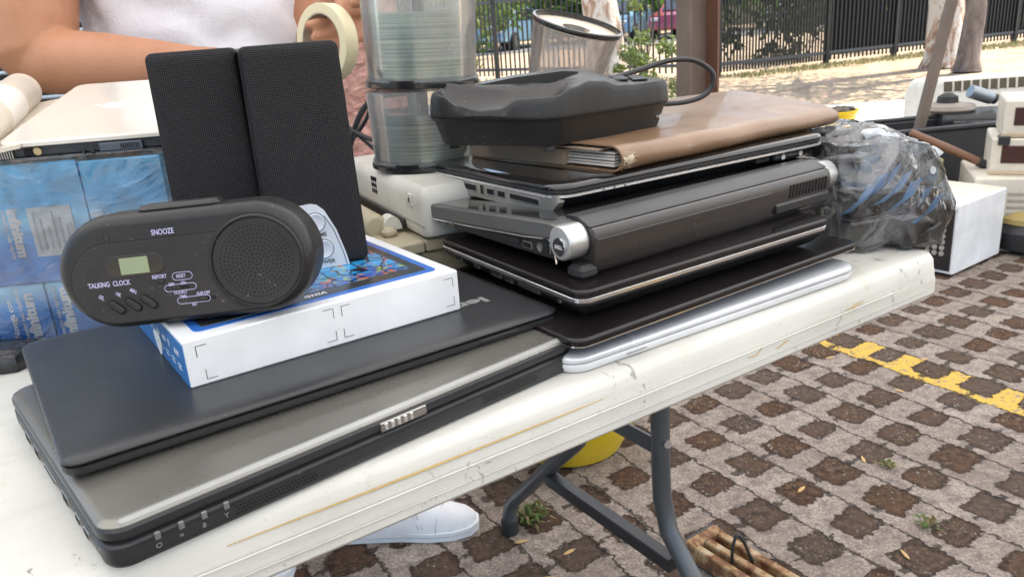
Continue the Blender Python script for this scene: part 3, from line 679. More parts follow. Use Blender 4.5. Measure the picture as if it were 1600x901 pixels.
def ltx(m):
    Mx = lambda x, z, rot=0: onfront(x, z, -.00075, rot)
    cond = Matrix.Scale(.72, 4, (1, 0, 0))
    def T(t_, sz_, x, z, rot=0, off=.00005): m.text(t_, sz_, Mx(x, z, rot) @ cond, off=off)
    T('SNOOZE', .0056, .0745, .0672, 0, .00008); T('TALKING  CLOCK', .0052, .0225, .0335, 0, .00008)
    T('REPORT', .0040, .0690, .0355); T('RESET', .0036, .0862, .0345)
    T('OFF', .0034, .0795, .0290); T('ON', .0034, .0885, .0292); T('HOURLY', .0034, .0825, .0226)
    T('TIME', .0034, .0860, .0192); T('ALM-OFF', .0034, .0985, .0203); T('SET', .0034, .0940, .0128)
    T('SEL.', .0038, .0280, .0262, -36); T('HR.', .0038, .0405, .0272, -36); T('MIN.', .0038, .0510, .0288, -36)
    def outl(x, z, w_, h):
        P = []; r = h / 2
        for cx, a0 in ((x + w_ - r, -90), (x + r, 90)):
            for k in range(9): a = R(a0 + 22.5 * k); P.append((cx + r * math.cos(a), -.0009, z + r + r * math.sin(a)))
        m.tube(P + [P[0]], .00022, 4)
    outl(.0835, .0328, .0145, .0056); outl(.0765, .0250, .0230, .0048); outl(.0840, .0150, .0240, .0048)
tl_ = part('lettering', VIOINK, ck, ltx, fix=False)
for x, z in ((.0403, .0178), (.0522, .0186), (.0637, .0194)):
    def bt(m):
        m.M = Matrix.Translation((x, -.0005, z)) @ FRONT @ Matrix.Rotation(R(-42), 4, 'Z'); m.slab(-.0063, -.0022, .0126, .0044, [(0, 0), (0, .0016), (.0007, .0024)], .0021, 5)
    def bg_(m):
        m.M = Matrix.Translation((x, -.0005, z)) @ FRONT @ Matrix.Rotation(R(-42), 4, 'Z'); m.slab(-.0073, -.0032, .0146, .0064, [(0, 0), (0, .0003)], .0031, 5)
    b_ = part('button', CBLK, ck, bt); part('button_recess', VOID, b_, bg_)
for x, z, w_ in ((.0825, .0263, .006), (.1000, .0162, .006)):
    sv = part('slide_switch', CPAN, ck, lambda m: m.box(x, -.0022, z, x + w_, .0, z + .0022, .0004))
    part('switch_slot', VOID, sv, lambda m: m.box(x - .002 if w_ < 0 else x - .001, -.0008, z - .0002, x + w_ + .006, 0, z + .0024, .0002))
part('report_button', CPAN, ck, lambda m: m.box(.0715, -.0018, .0322, .0775, 0, .0342, .0004))
def mic(m):
    for k in range(7):
        a = k * 1.047; r = 0 if k == 6 else .0035
        m.lathe([(.0005, .0), (.0005, .00075)], 8, c=(.0275 + r * math.cos(a), .0440 + r * math.sin(a), 0))
m_ = MB(); m_.M = FRONT.copy(); mic(m_); m_.build('microphone_holes', VOID, ck)
part('raised_bars', CBLK, ck, lambda m: [m.box(.0345 + k * .0042, .0000, .0660, .0358 + k * .0042, .003, .0720, .0003) for k in range(3)])
sz = MB(); sz.slab(.062, .008, .062, .022, [(.001, CH - .003), (0, CH + .0005), (.003, CH + .0035), (.007, CH + .0042)], .008, 6); sz.build('snooze_bar', CBLK, ck, 60)

# ================================================================= WRAPPED MODEM BOXES
mb_ = NT('blue_modem_box_print')
sp_ = mb_.n('ShaderNodeSeparateXYZ'); mb_.put(sp_.inputs[0], mb_.co())
bc = mb_.ramp(mb_.math('ADD', sp_.outputs[2], mb_.math('MULTIPLY', mb_.math('SUBTRACT', mb_.noise(8, 3), .5), .06)), (.0, (.03, .16, .55)), (.04, (.05, .28, .74)), (.062, (.30, .62, .88)), (.078, (.08, .44, .84)), (.13, (.08, .50, .88)), (.152, (.20, .60, .90)), (.168, (.78, .80, .80)))
mb_.set(col=bc, rough=.3, coat=.3)
BLUEBOX = mb_.m
BR0 = (-.515, .745); byaw = R(4)
def bloc(x, z=0): return (BR0[0] + x * math.cos(byaw), BR0[1] + x * math.sin(byaw), TZ + .0 + z)
def modem_box(x, z, w_, h, label, texts, sticker=False):
    t = thing('modem_box', label, 'box', bloc(x, z), (0, 0, byaw), 'blue boxes of modems wrapped together on the left of the table')
    mb = MB(); mb.box(.0004, 0, .0003, w_ - .0004, .185, h - .0004, .0012); o = mb.build('carton', BLUEBOX, t)
    def tx(m):
        for s_, size, px, pz, off, *q in texts: m.text(s_, size, onfront(px, pz, -.0004, q[0] if q else 90), off=off)
    part('lettering', WHITEINK, t, tx, fix=False)
    if sticker:
        part('address_label', flat('white_sticker_print', (.62, .66, .70), .5), t, lambda m: m.box(.058, -.0010, .0265, .0985, .0, .0745, .0002))
        part('label_print', flat('pale_grey_print', (.42, .45, .50), .5), t, lambda m: [m.box(.0620 + k * .0058, -.0013, .033, .0640 + k * .0058, -.0008, .070 - (k % 3) * .007, .0001) for k in range(6)])
    return t
z1 = .0685
modem_box(.004, z1, .1135, .116, 'upper left blue modem box with white address label and downward reading wordmark', [('infinitum', .0135, .0405, .0745, .0008, -90), ('conexión más rápida', .0058, .0345, .0745, .0001, -90)], True)
modem_box(.1178, z1, .076, .114, 'upper right blue modem box, partly behind the left speaker', [('infinitum', .0150, .0125, .012, .0008), ('conexión más rápida en', .0066, .0045, .003, .0001)])
modem_box(.006, .004, .053, .0642, 'lower left blue modem box reading Navega con', [('infinitum', .0150, .0395, -.0 + .003, .0008), ('conexión más rápida en', .0060, .0275, .003, .0001), ('Navega con', .0085, .0190, .0100, .0002)])
modem_box(.0595, .004, .112, .0642, 'lower middle blue modem box just left of the talking clock', [('infinitum', .0150, .0205, .006, .0008), ('conexión más rápida en', .0060, .0090, .003, .0001)])
# clear wrap round the boxes, crinkled
def film(name, tint, haze, bump=.5, scale=14, gl=.10, rot=None):
    m = NT(name); m.set(col=tint, rough=.25)
    mp_ = m.n('ShaderNodeMapping'); m.put(mp_.inputs[0], m.co()); mp_.inputs['Rotation'].default_value = rot or (0, 0, 0)
    crk = m.noise(1, 5, .6, m.scale(scale if isinstance(scale, tuple) else (scale, scale, scale * .8), mp_.outputs[0]), dist=1.2)
    f = m.ramp(crk, (.49, .03), (.57, .45), (.66, 1.))  # film haze plus pale streaks painted along the crinkles as highlights
    tr = m.n('ShaderNodeBsdfTransparent'); gloss = m.n('ShaderNodeBsdfGlossy'); gloss.inputs['Roughness'].default_value = .07
    nb = m.bump(crk, bump, .01); m.put(gloss.inputs['Normal'], nb)
    df = m.n('ShaderNodeBsdfDiffuse'); m.put(df.inputs[0], tint)
    tl2 = m.n('ShaderNodeBsdfTranslucent'); m.put(tl2.inputs[0], tint)
    mxd = m.n('ShaderNodeMixShader'); mxd.inputs[0].default_value = .5; m.t.links.new(df.outputs[0], mxd.inputs[1]); m.t.links.new(tl2.outputs[0], mxd.inputs[2])
    mx1 = m.n('ShaderNodeMixShader'); m.put(mx1.inputs[0], m.math('MULTIPLY', f, haze)); m.t.links.new(tr.outputs[0], mx1.inputs[1]); m.t.links.new(mxd.outputs[0], mx1.inputs[2])
    fr = m.n('ShaderNodeFresnel'); fr.inputs[0].default_value = 1.5; m.put(fr.inputs['Normal'], nb)
    mx2 = m.n('ShaderNodeMixShader'); m.put(mx2.inputs[0], m.math('ADD', fr.outputs[0], gl, clamp=True)); m.t.links.new(mx1.outputs[0], mx2.inputs[1]); m.t.links.new(gloss.outputs[0], mx2.inputs[2])
    m.t.links.new(mx2.outputs[0], m.out.inputs[0]); return m.m
def shell_box(x0, y0, z0, x1, y1, z1, n, amp, seed, f=20, bulge=0, round_=.3):
    """closed crumpled film round a box volume"""
    b = bmesh.new(); bmesh.ops.create_cube(b, size=2); bmesh.ops.subdivide_edges(b, edges=b.edges, cuts=n, use_grid_fill=True)
    cx, cy, cz = (x0 + x1) / 2, (y0 + y1) / 2, (z0 + z1) / 2; hx, hy, hz = (x1 - x0) / 2, (y1 - y0) / 2, (z1 - z0) / 2
    for v in b.verts:
        p = v.co.copy(); s_ = p.normalized() * 1.15; p = p.lerp(s_, round_)
        q = Vector((cx + p.x * hx, cy + p.y * hy, cz + p.z * hz)); d = p.normalized()
        nn = noise.noise(q * f + Vector((seed, 0, 0))); n2 = abs(noise.noise(Vector((q.x * f * 2.5, q.y * f * 2.5, q.z * f)) + Vector((0, seed, 3))))
        v.co = q + d * (amp * nn + amp * .9 * (.35 - n2) + bulge * (1 - abs(d.z)))
        v.co.z = max(v.co.z, z0 + .0012)
    return b
def bm_obj(b, name, mat_, parent=None, ang=60):
    bmesh.ops.recalc_face_normals(b, faces=b.faces); me = bpy.data.meshes.new(name); b.to_mesh(me); b.free(); me.materials.append(mat_)
    me.shade_smooth(); me.set_sharp_from_angle(angle=R(ang)); o = bpy.data.objects.new(name, me); C.objects.link(o); o.parent = parent; return o
o = bm_obj(shell_box(-.006, -.007, .002, .200, .195, .1895, 34, .0045, 5, 26, 0, .05), 'plastic_wrap', film('clear_wrap', (.90, .95, .98), .20, .8, (12, 12, 20), .05, (R(10), R(25), R(-15))))
o.location = bloc(0); o.rotation_euler = (0, 0, byaw); tag(o, 'crinkled clear plastic wrap holding the blue modem boxes together', 'plastic wrap')
o = bm_obj(shell_box(-.022, -.060, 0, .050, -.008, .018, 16, .004, 9, 60, 0, .4), 'black_bag', plastic('black_bag_plastic', (.015, .015, .016), .25, dust=.4))  # crumpled black plastic bag, no cables in it
o.location = bloc(0); o.rotation_euler = (0, 0, byaw); tag(o, 'crumpled black plastic bag squashed in front of the lower left modem box', 'plastic bag')

# ================================================================= WHITE APPLE LAPTOP ON THE BOXES
IVORY = plastic('ivory_gloss', (.74, .70, .62), .16, dust=.1, coat=.5, scr=.5, col2=(.78, .74, .67))
ib = thing('laptop', 'white laptop with fruit emblem and missing bottom cover, lying on the blue modem boxes', 'laptop', (-.461, .742, .9310), (R(8.3), R(.6), R(9)), G)
W_, D_ = .160, .26
part('lid', IVORY, ib, lambda m: m.slab(0, 0, W_, D_, [(.0015, .0085), (0, .0095), (0, .0125), (.001, .0138), (.003, .0142)], .014, 7))
part('inner_frame', flat('dark_electronics', (.05, .055, .065), .45, .4, bumps=(120, .6, .002)), ib, lambda m: m.slab(.004, .003, W_ - .006, D_ - .008, [(0, 0.0), (0, .0088)], .008, 4))
part('edge_tray', flat('grey_alloy', (.22, .23, .25), .4, .7), ib, lambda m: m.slab(.002, .001, W_ - .004, D_ - .004, [(0, -.0035), (0, -.0012)], .008, 4))
part('cooling_fins', PORTM, ib, lambda m: [m.box(-.006 + k * .0022, .0004, -.001, -.0048 + k * .0022, .003, .0062, .0002) for k in range(9)])
part('battery_contact', flat('brass', (.5, .42, .25), .35, .8), ib, lambda m: m.cyl((.034, .0005, .004), (.034, .010, .004), .0036, 14))
part('dvi_port', VOID, ib, lambda m: m.box(.022, .0008, .0005, .029, .003, .0065, .0005))
cn = part('drive_connector', flat('slate_plastic', (.10, .12, .15), .5), ib, lambda m: m.box(.088, -.0008, -.0005, .126, .004, .0072, .0006))
part('connector_teeth', VOID, cn, lambda m: [m.box(.107 + k * .0019, -.0011, .001, .108 + k * .0019, 0, .0058, .0001) for k in range(9)])
part('cable_clip', flat('black_clip', (.02, .02, .02), .4), ib, lambda m: [m.box(x, -.0012, -.003, x + .003, .002, .001, .0004) for x in (.072, .080)])
def apple(m):
    P = []
    cx, cy, s_ = .074, .130, .0135
    for k in range(40):
        a = 2 * math.pi * k / 40; r = 1.0
        r *= 1 - .16 * max(0, math.cos(a - math.pi / 2)) ** 10 - .10 * max(0, math.cos(a + math.pi / 2)) ** 14
        x, y = r * math.cos(a), r * math.sin(a) * 1.05
        d = math.hypot(x - 1.32, y - .18)
        if d < .52: x = 1.32 + (x - 1.32) / max(d, .01) * .52 if x < 1.32 else x; y = .18 + (y - .18) / max(d, .01) * .52
        P.append((cx + x * s_, cy + y * s_))
    rt_ = lambda q: [(cx - (y_ - cy), cy + (x_ - cx)) for x_, y_ in q]
    m.poly(rt_(P), .0141, .01445)
    L = [(cx + s_ * (.03 + .42 * t_ + .16 * math.sin(math.pi * t_)), cy + s_ * (1.12 + .52 * t_ - .10 * math.sin(math.pi * t_))) for t_ in [i / 8 for i in range(9)]]
    L += [(cx + s_ * (.03 + .42 * t_ - .16 * math.sin(math.pi * t_)), cy + s_ * (1.12 + .52 * t_ + .10 * math.sin(math.pi * t_))) for t_ in [i / 8 for i in range(7, 0, -1)]]
    m.poly(rt_(L), .0141, .01445)
part('emblem', flat('bright_white_emblem', (.86, .85, .82), .2), ib, apple)
part('scuff', flat('bright_white_emblem2', (.84, .82, .78), .3), ib, lambda m: m.slab(.128, .030, .014, .010, [(0, .0141), (0, .01425)], .003, 3))
CREAM = plastic('cream_plastic', (.52, .46, .38), .4, dust=.25)
tb = thing('plastic_roller', 'cream plastic roller with paler band, left of the white laptop', 'plastic tube', (0, 0, 0))
r0, r1 = Vector((-.478, .735, .9550)), Vector((-.574, 1.005, .9790))
part('roller', CREAM, tb, lambda m: m.tube([r0, r0.lerp(r1, .3), r0.lerp(r1, .6), r0.lerp(r1, .985), r1, r1 + (r1 - r0) * .01], [.0215, .0215, .0215, .0215, .0195, .012], 32), 60)
part('pale_band', plastic('pale_cream_plastic', (.64, .60, .54), .4, dust=.2), tb, lambda m: m.tube([r0.lerp(r1, .30), r0.lerp(r1, .62)], [.0221, .0221], 32))
part('flange', CREAM, tb, lambda m: m.loft([[(p.x + a, p.y, p.z + b) for a, b in ((.0, -.021), (.043, -.015), (.043, -.0118), (.0, -.016))] for p in (r0, r1)]))

# ================================================================= LEATHER FOLDER
LEA = NT('worn_brown_leather')
wr = LEA.ramp(LEA.noise(1, 6, .7, LEA.scale((34, 70, 40)), dist=1.5), (.64, 0.), (.72, 1.))
wr = LEA.math('MULTIPLY', wr, LEA.ramp(LEA.noise(9, 3), (.45, 0.), (.62, 1.)))
lc = LEA.mix(LEA.ramp(LEA.noise(9, 5, .65), (.3, 0.), (.7, 1.)), (.185, .105, .055), (.29, .175, .10))
lc = LEA.mix(wr, lc, (.60, .50, .38))
LEA.set(col=lc, rough=LEA.math('ADD', .25, LEA.math('MULTIPLY', LEA.noise(30, 4), .22)), coat=.15); LEA.bump(LEA.math('ADD', LEA.noise(380, 3), LEA.math('MULTIPLY', LEA.noise(11, 3), 3)), .35, .0012)
LEATHER = LEA.m
PALELEA = plastic('pale_worn_leather', (.30, .225, .165), .55, grain=.8, dust=.6, dustcol=(.6, .5, .38))
PAPER = flat('page_edges', (.52, .49, .45), .8)
fo = thing('leather_folder', 'worn brown leather folder with frayed corner, on top of the right laptop stack', 'folder', (.1130, .7440, TZ + .1338), (R(-1.3), R(.35), R(36)))
FW, FD = .362, .250
def fsec(x, k, n=14):                                      # U section of the cover, opening to the back
    h = .0252 * (1 - .22 * x / FW); P = []
    th = .0016
    out = [(FD, h * .62 - .002)] + [(FD * .6, h * .95), (FD * .25, h * 1.02), (.040, h)]
    out += [(.016 - (.016) * math.sin(a), h / 2 + h / 2 * math.cos(a)) for a in [math.pi * i / n for i in range(n + 1)]]
    out += [(.05, 0), (FD, 0)]
    inn = [(y + (0 if i in (0, len(out) - 1) else (th if y < .04 else 0)), z + (th if z < h * .4 else -th)) for i, (y, z) in enumerate(out)][::-1]
    return out, inn
def cover(m):
    rings = []
    for i in range(25):
        x = FW * i / 24; o_, n_ = fsec(x, 0)
        wv = .0012 * math.sin(x * 37) ; rings.append([(x + .002 * math.sin(y * 40), y + wv, z + (.0006 * math.sin(x * 60 + y * 30) if z > .004 else 0)) for y, z in o_ + n_])
        rings[-1] = [(a, b, c + (.022 * min(1, max(0, (b - .012) / .12)) ** .8 * (x / FW) ** 1.3 if c > .35 * .03 * (1 - .28 * x / FW) else 0)) for a, b, c in rings[-1]]
    m.loft(rings)
part('cover', LEATHER, fo, cover, 60)
def pages(m):
    for k in range(5):
        z = .0040 + k * .0029; m.box(.004 + k * .0007, .0165 + .0002 * k, z, FW - .008, .100 + .02 * (k % 2), z + .0024 - .0006 * (k % 2), .0004)
part('page_block', PAPER, fo, pages)
part('inner_panel', PALELEA, fo, lambda m: m.loft([[(x, y, z) for y, z in ((.084, .0030), (.25, .0020), (.252, .0080), (.245, .0160), (.16, .0190), (.084, .0180))] for x in (-.002, .02, FW - .01)]), 40)
part('inner_flap', PALELEA, fo, lambda m: m.loft([[(x, y, z) for y, z in ((.030, .0215), (.085, .0222), (.13, .0200), (.13, .0188), (.085, .0208), (.030, .0200))] for x in (-.0035, .03, FW - .01)]), 40)
def fray(m):
    rnd = random.Random(5)
    for k in range(210):
        if k < 80: y, z = .004 + rnd.random() * .02, .003 + rnd.random() * .020; x = rnd.random() * .012; p = Vector((x, -.0006 + .004 * 0 + max(0, .016 - .016 * math.sin(math.pi * (1 - z / .0252))) * .9 - .0008, z))
        else: y = .03 + rnd.random() * .21; p = Vector((-.0025, y, rnd.choice((.0025, .020 - y * .015))))
        d = Vector((rnd.uniform(-.4, 1), rnd.uniform(-.25, .1), rnd.uniform(-.3, .3))) * rnd.uniform(.003, .011) * (1 if k < 80 else .5)
        m.tube([p, p + d * .5 + Vector((0, -.0004, .0004)), p + d], [.00022, .00018, .00006], 4)
part('frayed_threads', flat('pale_thread', (.62, .50, .34), .8), fo, fray)
def tear(m):
    vs = []
    for k in range(16):
        a = 2 * math.pi * k / 16; r = 1 + .25 * math.sin(3 * a + 1) + .15 * math.sin(7 * a)
        z = .0126 + .0085 * r * math.sin(a); x = .0055 + .0065 * r * math.cos(a) + .0015
        y = .016 - .016 * math.sin(math.pi * (1 - z / .0252)) - .0006; vs.append((x, y, z))
    m.add([(.006, -.0014, .0126)] + vs, [(0, 1 + k, 1 + (k + 1) % 16) for k in range(16)])
part('torn_patch', flat('exposed_cream_backing', (.62, .54, .42), .85, bumps=(400, .6, .001)), fo, tear, 80, fix=False)

# ================================================================= BLACK DEVICE ON THE FOLDER
dv = thing('desk_device', 'black plastic desk device with scooped top and cable, lying on the brown leather folder', 'electronic device', (.041, .785, .8965), (R(1.2), R(1.2), 0)); dv.scale = (1.06, 1, .98)
DBLK = plastic('dusty_black_shell', (.019, .018, .017), .38, grain=.2, dust=.5, scr=.3, spec=.4)
def chaik(P, it=2, q=.18):
    for _ in range(it):
        N_ = []
        for i in range(len(P)):
            a, b = Vector(P[i]), Vector(P[(i + 1) % len(P)]); N_ += [a.lerp(b, q), a.lerp(b, 1 - q)]
        P = N_
    return P
base_poly = [(-.108, .046), (.008, -.010), (.135, .083), (.128, .118), (.085, .165), (-.045, .172), (-.100, .115)]
def dense(P, n=96):
    P = [Vector(p) for p in P]; L = [0]
    for i in range(len(P)): L.append(L[-1] + (P[(i + 1) % len(P)] - P[i]).length)
    out = []
    for k in range(n):
        s_ = L[-1] * k / n; i = max(j for j in range(len(P)) if L[j] <= s_); out.append(P[i].lerp(P[(i + 1) % len(P)], (s_ - L[i]) / (L[i + 1] - L[i])))
    return out
DP = dense(chaik(base_poly, 2, .10), 200); dc = sum(DP, Vector((0, 0))) / len(DP)
def off_(ins):
    return [p + (dc - p).normalized() * ins for p in DP]
def ztop(p):                                               # scooped left, ridge in the middle, keys right
    # u runs left to right along the visible front
    u = p.x
    pts = [(-.12, .0545), (-.098, .0545), (-.092, .0520), (-.078, .0425), (-.058, .0375), (-.040, .0390), (-.018, .0490), (.0, .0500), (.012, .0505), (.030, .0575), (.046, .0615), (.060, .0600), (.078, .0535), (.095, .0520), (.12, .0525), (.15, .0515)]
    for (a, za), (b, zb) in zip(pts, pts[1:]):
        if a <= u <= b:
            k = (u - a) / (b - a); k = k * k * (3 - 2 * k); return za + (zb - za) * k
    return pts[-1][1]
def dshell_low(m): m.loft([[(p.x, p.y, z) for p in off_(i)] for i, z in ((.016, .0), (.012, .0008), (.0045, .0245), (.0005, .0290))])
part('lower_shell', DBLK, dv, dshell_low, 50)
def dshell_up(m):
    rings = [[(p.x, p.y, .0298) for p in off_(.0005)], [(p.x, p.y, .0325) for p in off_(0)]]
    rings.append([(p.x, p.y, ztop(p) - .0065) for p in off_(.0016)])
    rings.append([(p.x, p.y, ztop(p) - .0012) for p in off_(.0032)]); rings.append([(p.x, p.y, ztop(p)) for p in off_(.0050)]); rings.append([(p.x, p.y, ztop(p) - .0002) for p in off_(.0072)])
    for k in (.025, .12, .30, .55, .8):
        R_ = []
        for p, p0 in zip(off_(.0078), DP):
            q = p.lerp(dc, k); g_ = min(1, max(0, (.028 - q.x) / .03)); b_ = min(1, max(0, (q.y - .055) / .05)); z = ztop(q) * (1 - g_) + g_ * (.0300 + .024 * b_ * b_ + .010 * max(0, (-.075 - q.x) / .03)); z = z if k > .01 else ztop(p)
            R_.append((q.x, q.y, z))
        rings.append(R_)
    m.loft(rings)
part('upper_shell', DBLK, dv, dshell_up, 40)
part('seam', VOID, dv, lambda m: m.loft([[(p.x, p.y, z) for p in off_(.0011)] for z in (.0286, .0302)]))
part('back_rim', DBLK, dv, lambda m: m.loft([[(x, y, z) for x, y, z in ((-.082, yy, .052 + 0 * yy), (-.06, yy, .054), (-.02, yy, .0605), (.03, yy, .0645), (.045, yy, .063), (.045, yy, .04), (-.082, yy, .04))] for yy in (.118, .150)]), 40)
part('keys', DKGREY, dv, lambda m: [m.box(.040 + i * .019, .085 + j * .017, .0535 - i * .0002, .055 + i * .019, .098 + j * .017, .0585 - i * .0012, .0012) for i in range(4) for j in range(3)])
for x, y in ((-.085, .058), (.006, .008), (.07, .056), (.088, .069)):
    part('foot', BLACKR, dv, lambda m: m.cyl((x, y, -.0042), (x, y, .0005), .0052, 14, b=.0008))
part('shell_screw', PORTM, dv, lambda m: m.cyl((.1235, .079, .014), (.1205, .081, .014), .0028, 10))
CAB = plastic('black_cable', (.016, .016, .017), .4, dust=.3)
part('cable', CAB, dv, lambda m: m.tube(bez([(.085, .14, .048), (.11, .22, .066), (.165, .25, .072), (.205, .23, .060), (.215, .22, .030), (.19, .21, .008), (.12, .17, .004)]), .0032, 10), 80) if False else None
def bez(P, n=8):
    P = [Vector(p) for p in P]; out = []
    for i in range(len(P) - 1):
        a, b, c, d = P[max(i - 1, 0)], P[i], P[i + 1], P[min(i + 2, len(P) - 1)]
        for k in range(n):
            t_ = k / n; out.append(.5 * ((2 * b) + (-a + c) * t_ + (2 * a - 5 * b + 4 * c - d) * t_ ** 2 + (-a + 3 * b - 3 * c + d) * t_ ** 3))
    return out + [P[-1]]
part('cable', CAB, dv, lambda m: m.tube(bez([(.075, .120, .052), (.115, .148, .0590), (.150, .165, .0660), (.180, .175, .0630), (.200, .178, .0470), (.196, .178, .0260), (.172, .170, .0170), (.130, .150, .0180), (.09, .15, .018)]), .0031, 10), 80)

# ================================================================= OLD WHITE AND BEIGE EQUIPMENT UNDER THE SPINDLES
BEIGE = plastic('aged_beige_plastic', (.46, .40, .27), .45, dust=.2, grain=.3, col2=(.52, .46, .33))
OFFW = plastic('aged_white_plastic', (.62, .60, .54), .42, dust=.2, grain=.3)
cs = thing('console_unit', 'off white plastic console with small vent holes, carrying the two full disc tubs', 'electronic device', (-.0900, .8420, TZ + .0585), (0, 0, R(25.5)))
part('body', OFFW, cs, lambda m: m.slab(0, 0, .20, .30, [(.004, 0), (.001, .002), (0, .008), (0, .040), (.0012, .048), (.006, .0545), (.010, .0562)], .010, 5), 50)
part('lower_skirt', flat('black_gap_strip', (.02, .02, .02), .5), cs, lambda m: m.box(-.004, .06, .0035, .003, .29, .012, .001))
part('vent_holes', VOID, cs, lambda m: [m.box(-.0006, .160 + i * .0075, .026 + j * .0075, .001, .165 + i * .0075, .0315 + j * .0075, .0002) for i in range(3) for j in range(3)])
part('port_knob', OFFW, cs, lambda m: [m.box(-.0022, .030, .032, .002, .040, .046, .0008), m.box(-.0010, .046, .030, .002, .052, .040, .0006)])
part('knob_hole', VOID, cs, lambda m: m.box(-.0028, .033, .036, .001, .036, .042, .0004))
part('side_panel_line', flat('beige_line', (.3, .28, .22), .6), cs, lambda m: m.box(-.0004, .0, .0135, .001, .30, .0145, .0001))
bg2 = thing('beige_feeder', 'beige plastic paper feeder with rounded roller cover, left of the white console', 'electronic device', (-.1336, .8300, TZ), (0, 0, R(26)))
part('body', BEIGE, bg2, lambda m: m.slab(0.002, .004, .20, .30, [(.002, .001), (.002, .0385), (.004, .040)], .004, 4))
part('tray', BEIGE, bg2, lambda m: [m.box(0, 0, .0415, .046, .30, .0555, .0022), m.box(.047, 0, .0415, .20, .30, .0555, .0022)], 40)
part('roller_cover', BEIGE, bg2, lambda m: m.tube([(.012, .060, .064), (.012, .066, .064), (.012, .29, .064)], [.010, .0155, .0155], 24), 60)
part('roller_shaft', DKGREY, bg2, lambda m: m.cyl((.009, .17, .083), (-.004, .27, .085), .0065, 14, b=.001))
part('end_knob', BEIGE, bg2, lambda m: m.lathe([(.001, 0), (.006, .0005), (.009, .004), (.009, .007), (.006, .0105), (.001, .0115)], 20, c=(.022, .047, .0550)))
part('end_bracket', OFFW, bg2, lambda m: m.loft([[(.030 + .011 * math.cos(a), y, .060 + .016 * math.sin(a)) for a in [math.pi * i / 10 for i in range(11)]] for y in (.055, .075)]))

# ================================================================= DISC TUBS
def clearmat(name, tint, haze, rough=.08):
    m = NT(name); tr = m.n('ShaderNodeBsdfTransparent'); m.put(tr.inputs[0], tint)
    gl = m.n('ShaderNodeBsdfGlossy'); gl.inputs['Roughness'].default_value = rough
    df = m.n('ShaderNodeBsdfDiffuse'); df.inputs[0].default_value = (.9, .9, .89, 1); t2 = m.n('ShaderNodeBsdfTranslucent'); t2.inputs[0].default_value = (.9, .9, .89, 1)
    m0 = m.n('ShaderNodeMixShader'); m0.inputs[0].default_value = .5; m.t.links.new(df.outputs[0], m0.inputs[1]); m.t.links.new(t2.outputs[0], m0.inputs[2])
    m1 = m.n('ShaderNodeMixShader'); sm = m.ramp(m.noise(1, 4, .6, m.scale((25, 25, 8)), dist=1), (.4, haze * .6), (.75, haze * 1.7)); m.put(m1.inputs[0], sm)
    m.t.links.new(tr.outputs[0], m1.inputs[1]); m.t.links.new(m0.outputs[0], m1.inputs[2])
    lw = m.n('ShaderNodeLayerWeight'); lw.inputs[0].default_value = .25
    m2 = m.n('ShaderNodeMixShader'); m.put(m2.inputs[0], m.math('MULTIPLY', lw.outputs['Fresnel'], .8)); m.t.links.new(m1.outputs[0], m2.inputs[1]); m.t.links.new(gl.outputs[0], m2.inputs[2])
    m.t.links.new(m2.outputs[0], m.out.inputs[0]); return m.m
CLEAR = clearmat('clear_polystyrene', (.985, .99, .985), .19)
m_ = NT('disc_edges'); sx_ = m_.n('ShaderNodeSeparateXYZ'); m_.put(sx_.inputs[0], m_.co())
wv = m_.noise(1, 2, .5, m_.scale((.5, .5, 260))); wv2 = m_.noise(1, 3, .6, m_.scale((1.5, 1.5, 60)))
c_ = m_.mix(m_.ramp(wv, (.4, 0.), (.6, 1.)), (.20, .29, .22), (.74, .80, .66)); c_ = m_.mix(m_.ramp(wv2, (.4, 0.), (.7, .7)), c_, (.25, .30, .34))
m_.set(col=c_, rough=.2, metal=.35, coat=.5); m_.bump(wv, .5, .0008)
DISC = m_.m
TUBBLK = plastic('glossy_black_base', (.012, .012, .013), .22, dust=.3, coat=.3)
def disc_tub(loc, label, r0, r1, h, n, rot=(0, 0, 0), lo=0, hi=1, group='clear plastic disc tubs'):
    t = thing('disc_tub', label, 'disc tub', loc, rot, group)
    part('base', TUBBLK, t, lambda m: m.lathe([(r0 + .0005, 0), (r0 + .0025, .0012), (r0 + .0025, .0055), (r0 - .001, .0065), (r0 - .002, .0085), (.02, .0085)], 64), 40)
    part('latch_tab', TUBBLK, t, lambda m: m.loft([[((r0 + k) * math.cos(a), (r0 + k) * math.sin(a), z) for k, z in ((.0030, .001), (.0030, .0095), (-.001, .0095), (-.001, .001))] for a in [R(-118 + 3 * i) for i in range(9)]]))
    part('spindle', TUBBLK, t, lambda m: m.lathe([(.0072, .008), (.0070, h * .93), (.003, h * .95)], 20))
    def dsk(m):
        z = .010; P = [(.0075, z)]
        for k in range(n): P += [(.0592, z + .0001), (.0600, z + .0003), (.0600, z + .0010), (.0592, z + .0012)]; z += .0012 * 1.12
        P += [(.0075, z)]; m.lathe(P, 72, closed=True)
    if n: part('discs', DISC, t, dsk, 30)
    part('cover', CLEAR, t, lambda m: m.lathe([(r0 - .0010, .0075), (r1, h * .97), (r1 - .0015, h - .001), (r1 - .005, h), (r1 - .005, h - .0012), (r1 - .0028, h * .97 - .001), (r0 - .0026, .0078)], 72, closed=True), 40)
    part('cover_top', CLEAR, t, lambda m: m.lathe([(r1 - .005, h - .001), (r1 - .005, h), (.022, h), (.020, h + .0012), (.020, h)], 64, closed=True))
    part('rim', CLEAR, t, lambda m: m.lathe([(r0 + .0008, .0070), (r0 + .0018, .0078), (r0 + .0014, .0100), (r0 - .0010, .0108), (r0 - .0014, .0075)], 72, closed=True))
    return t
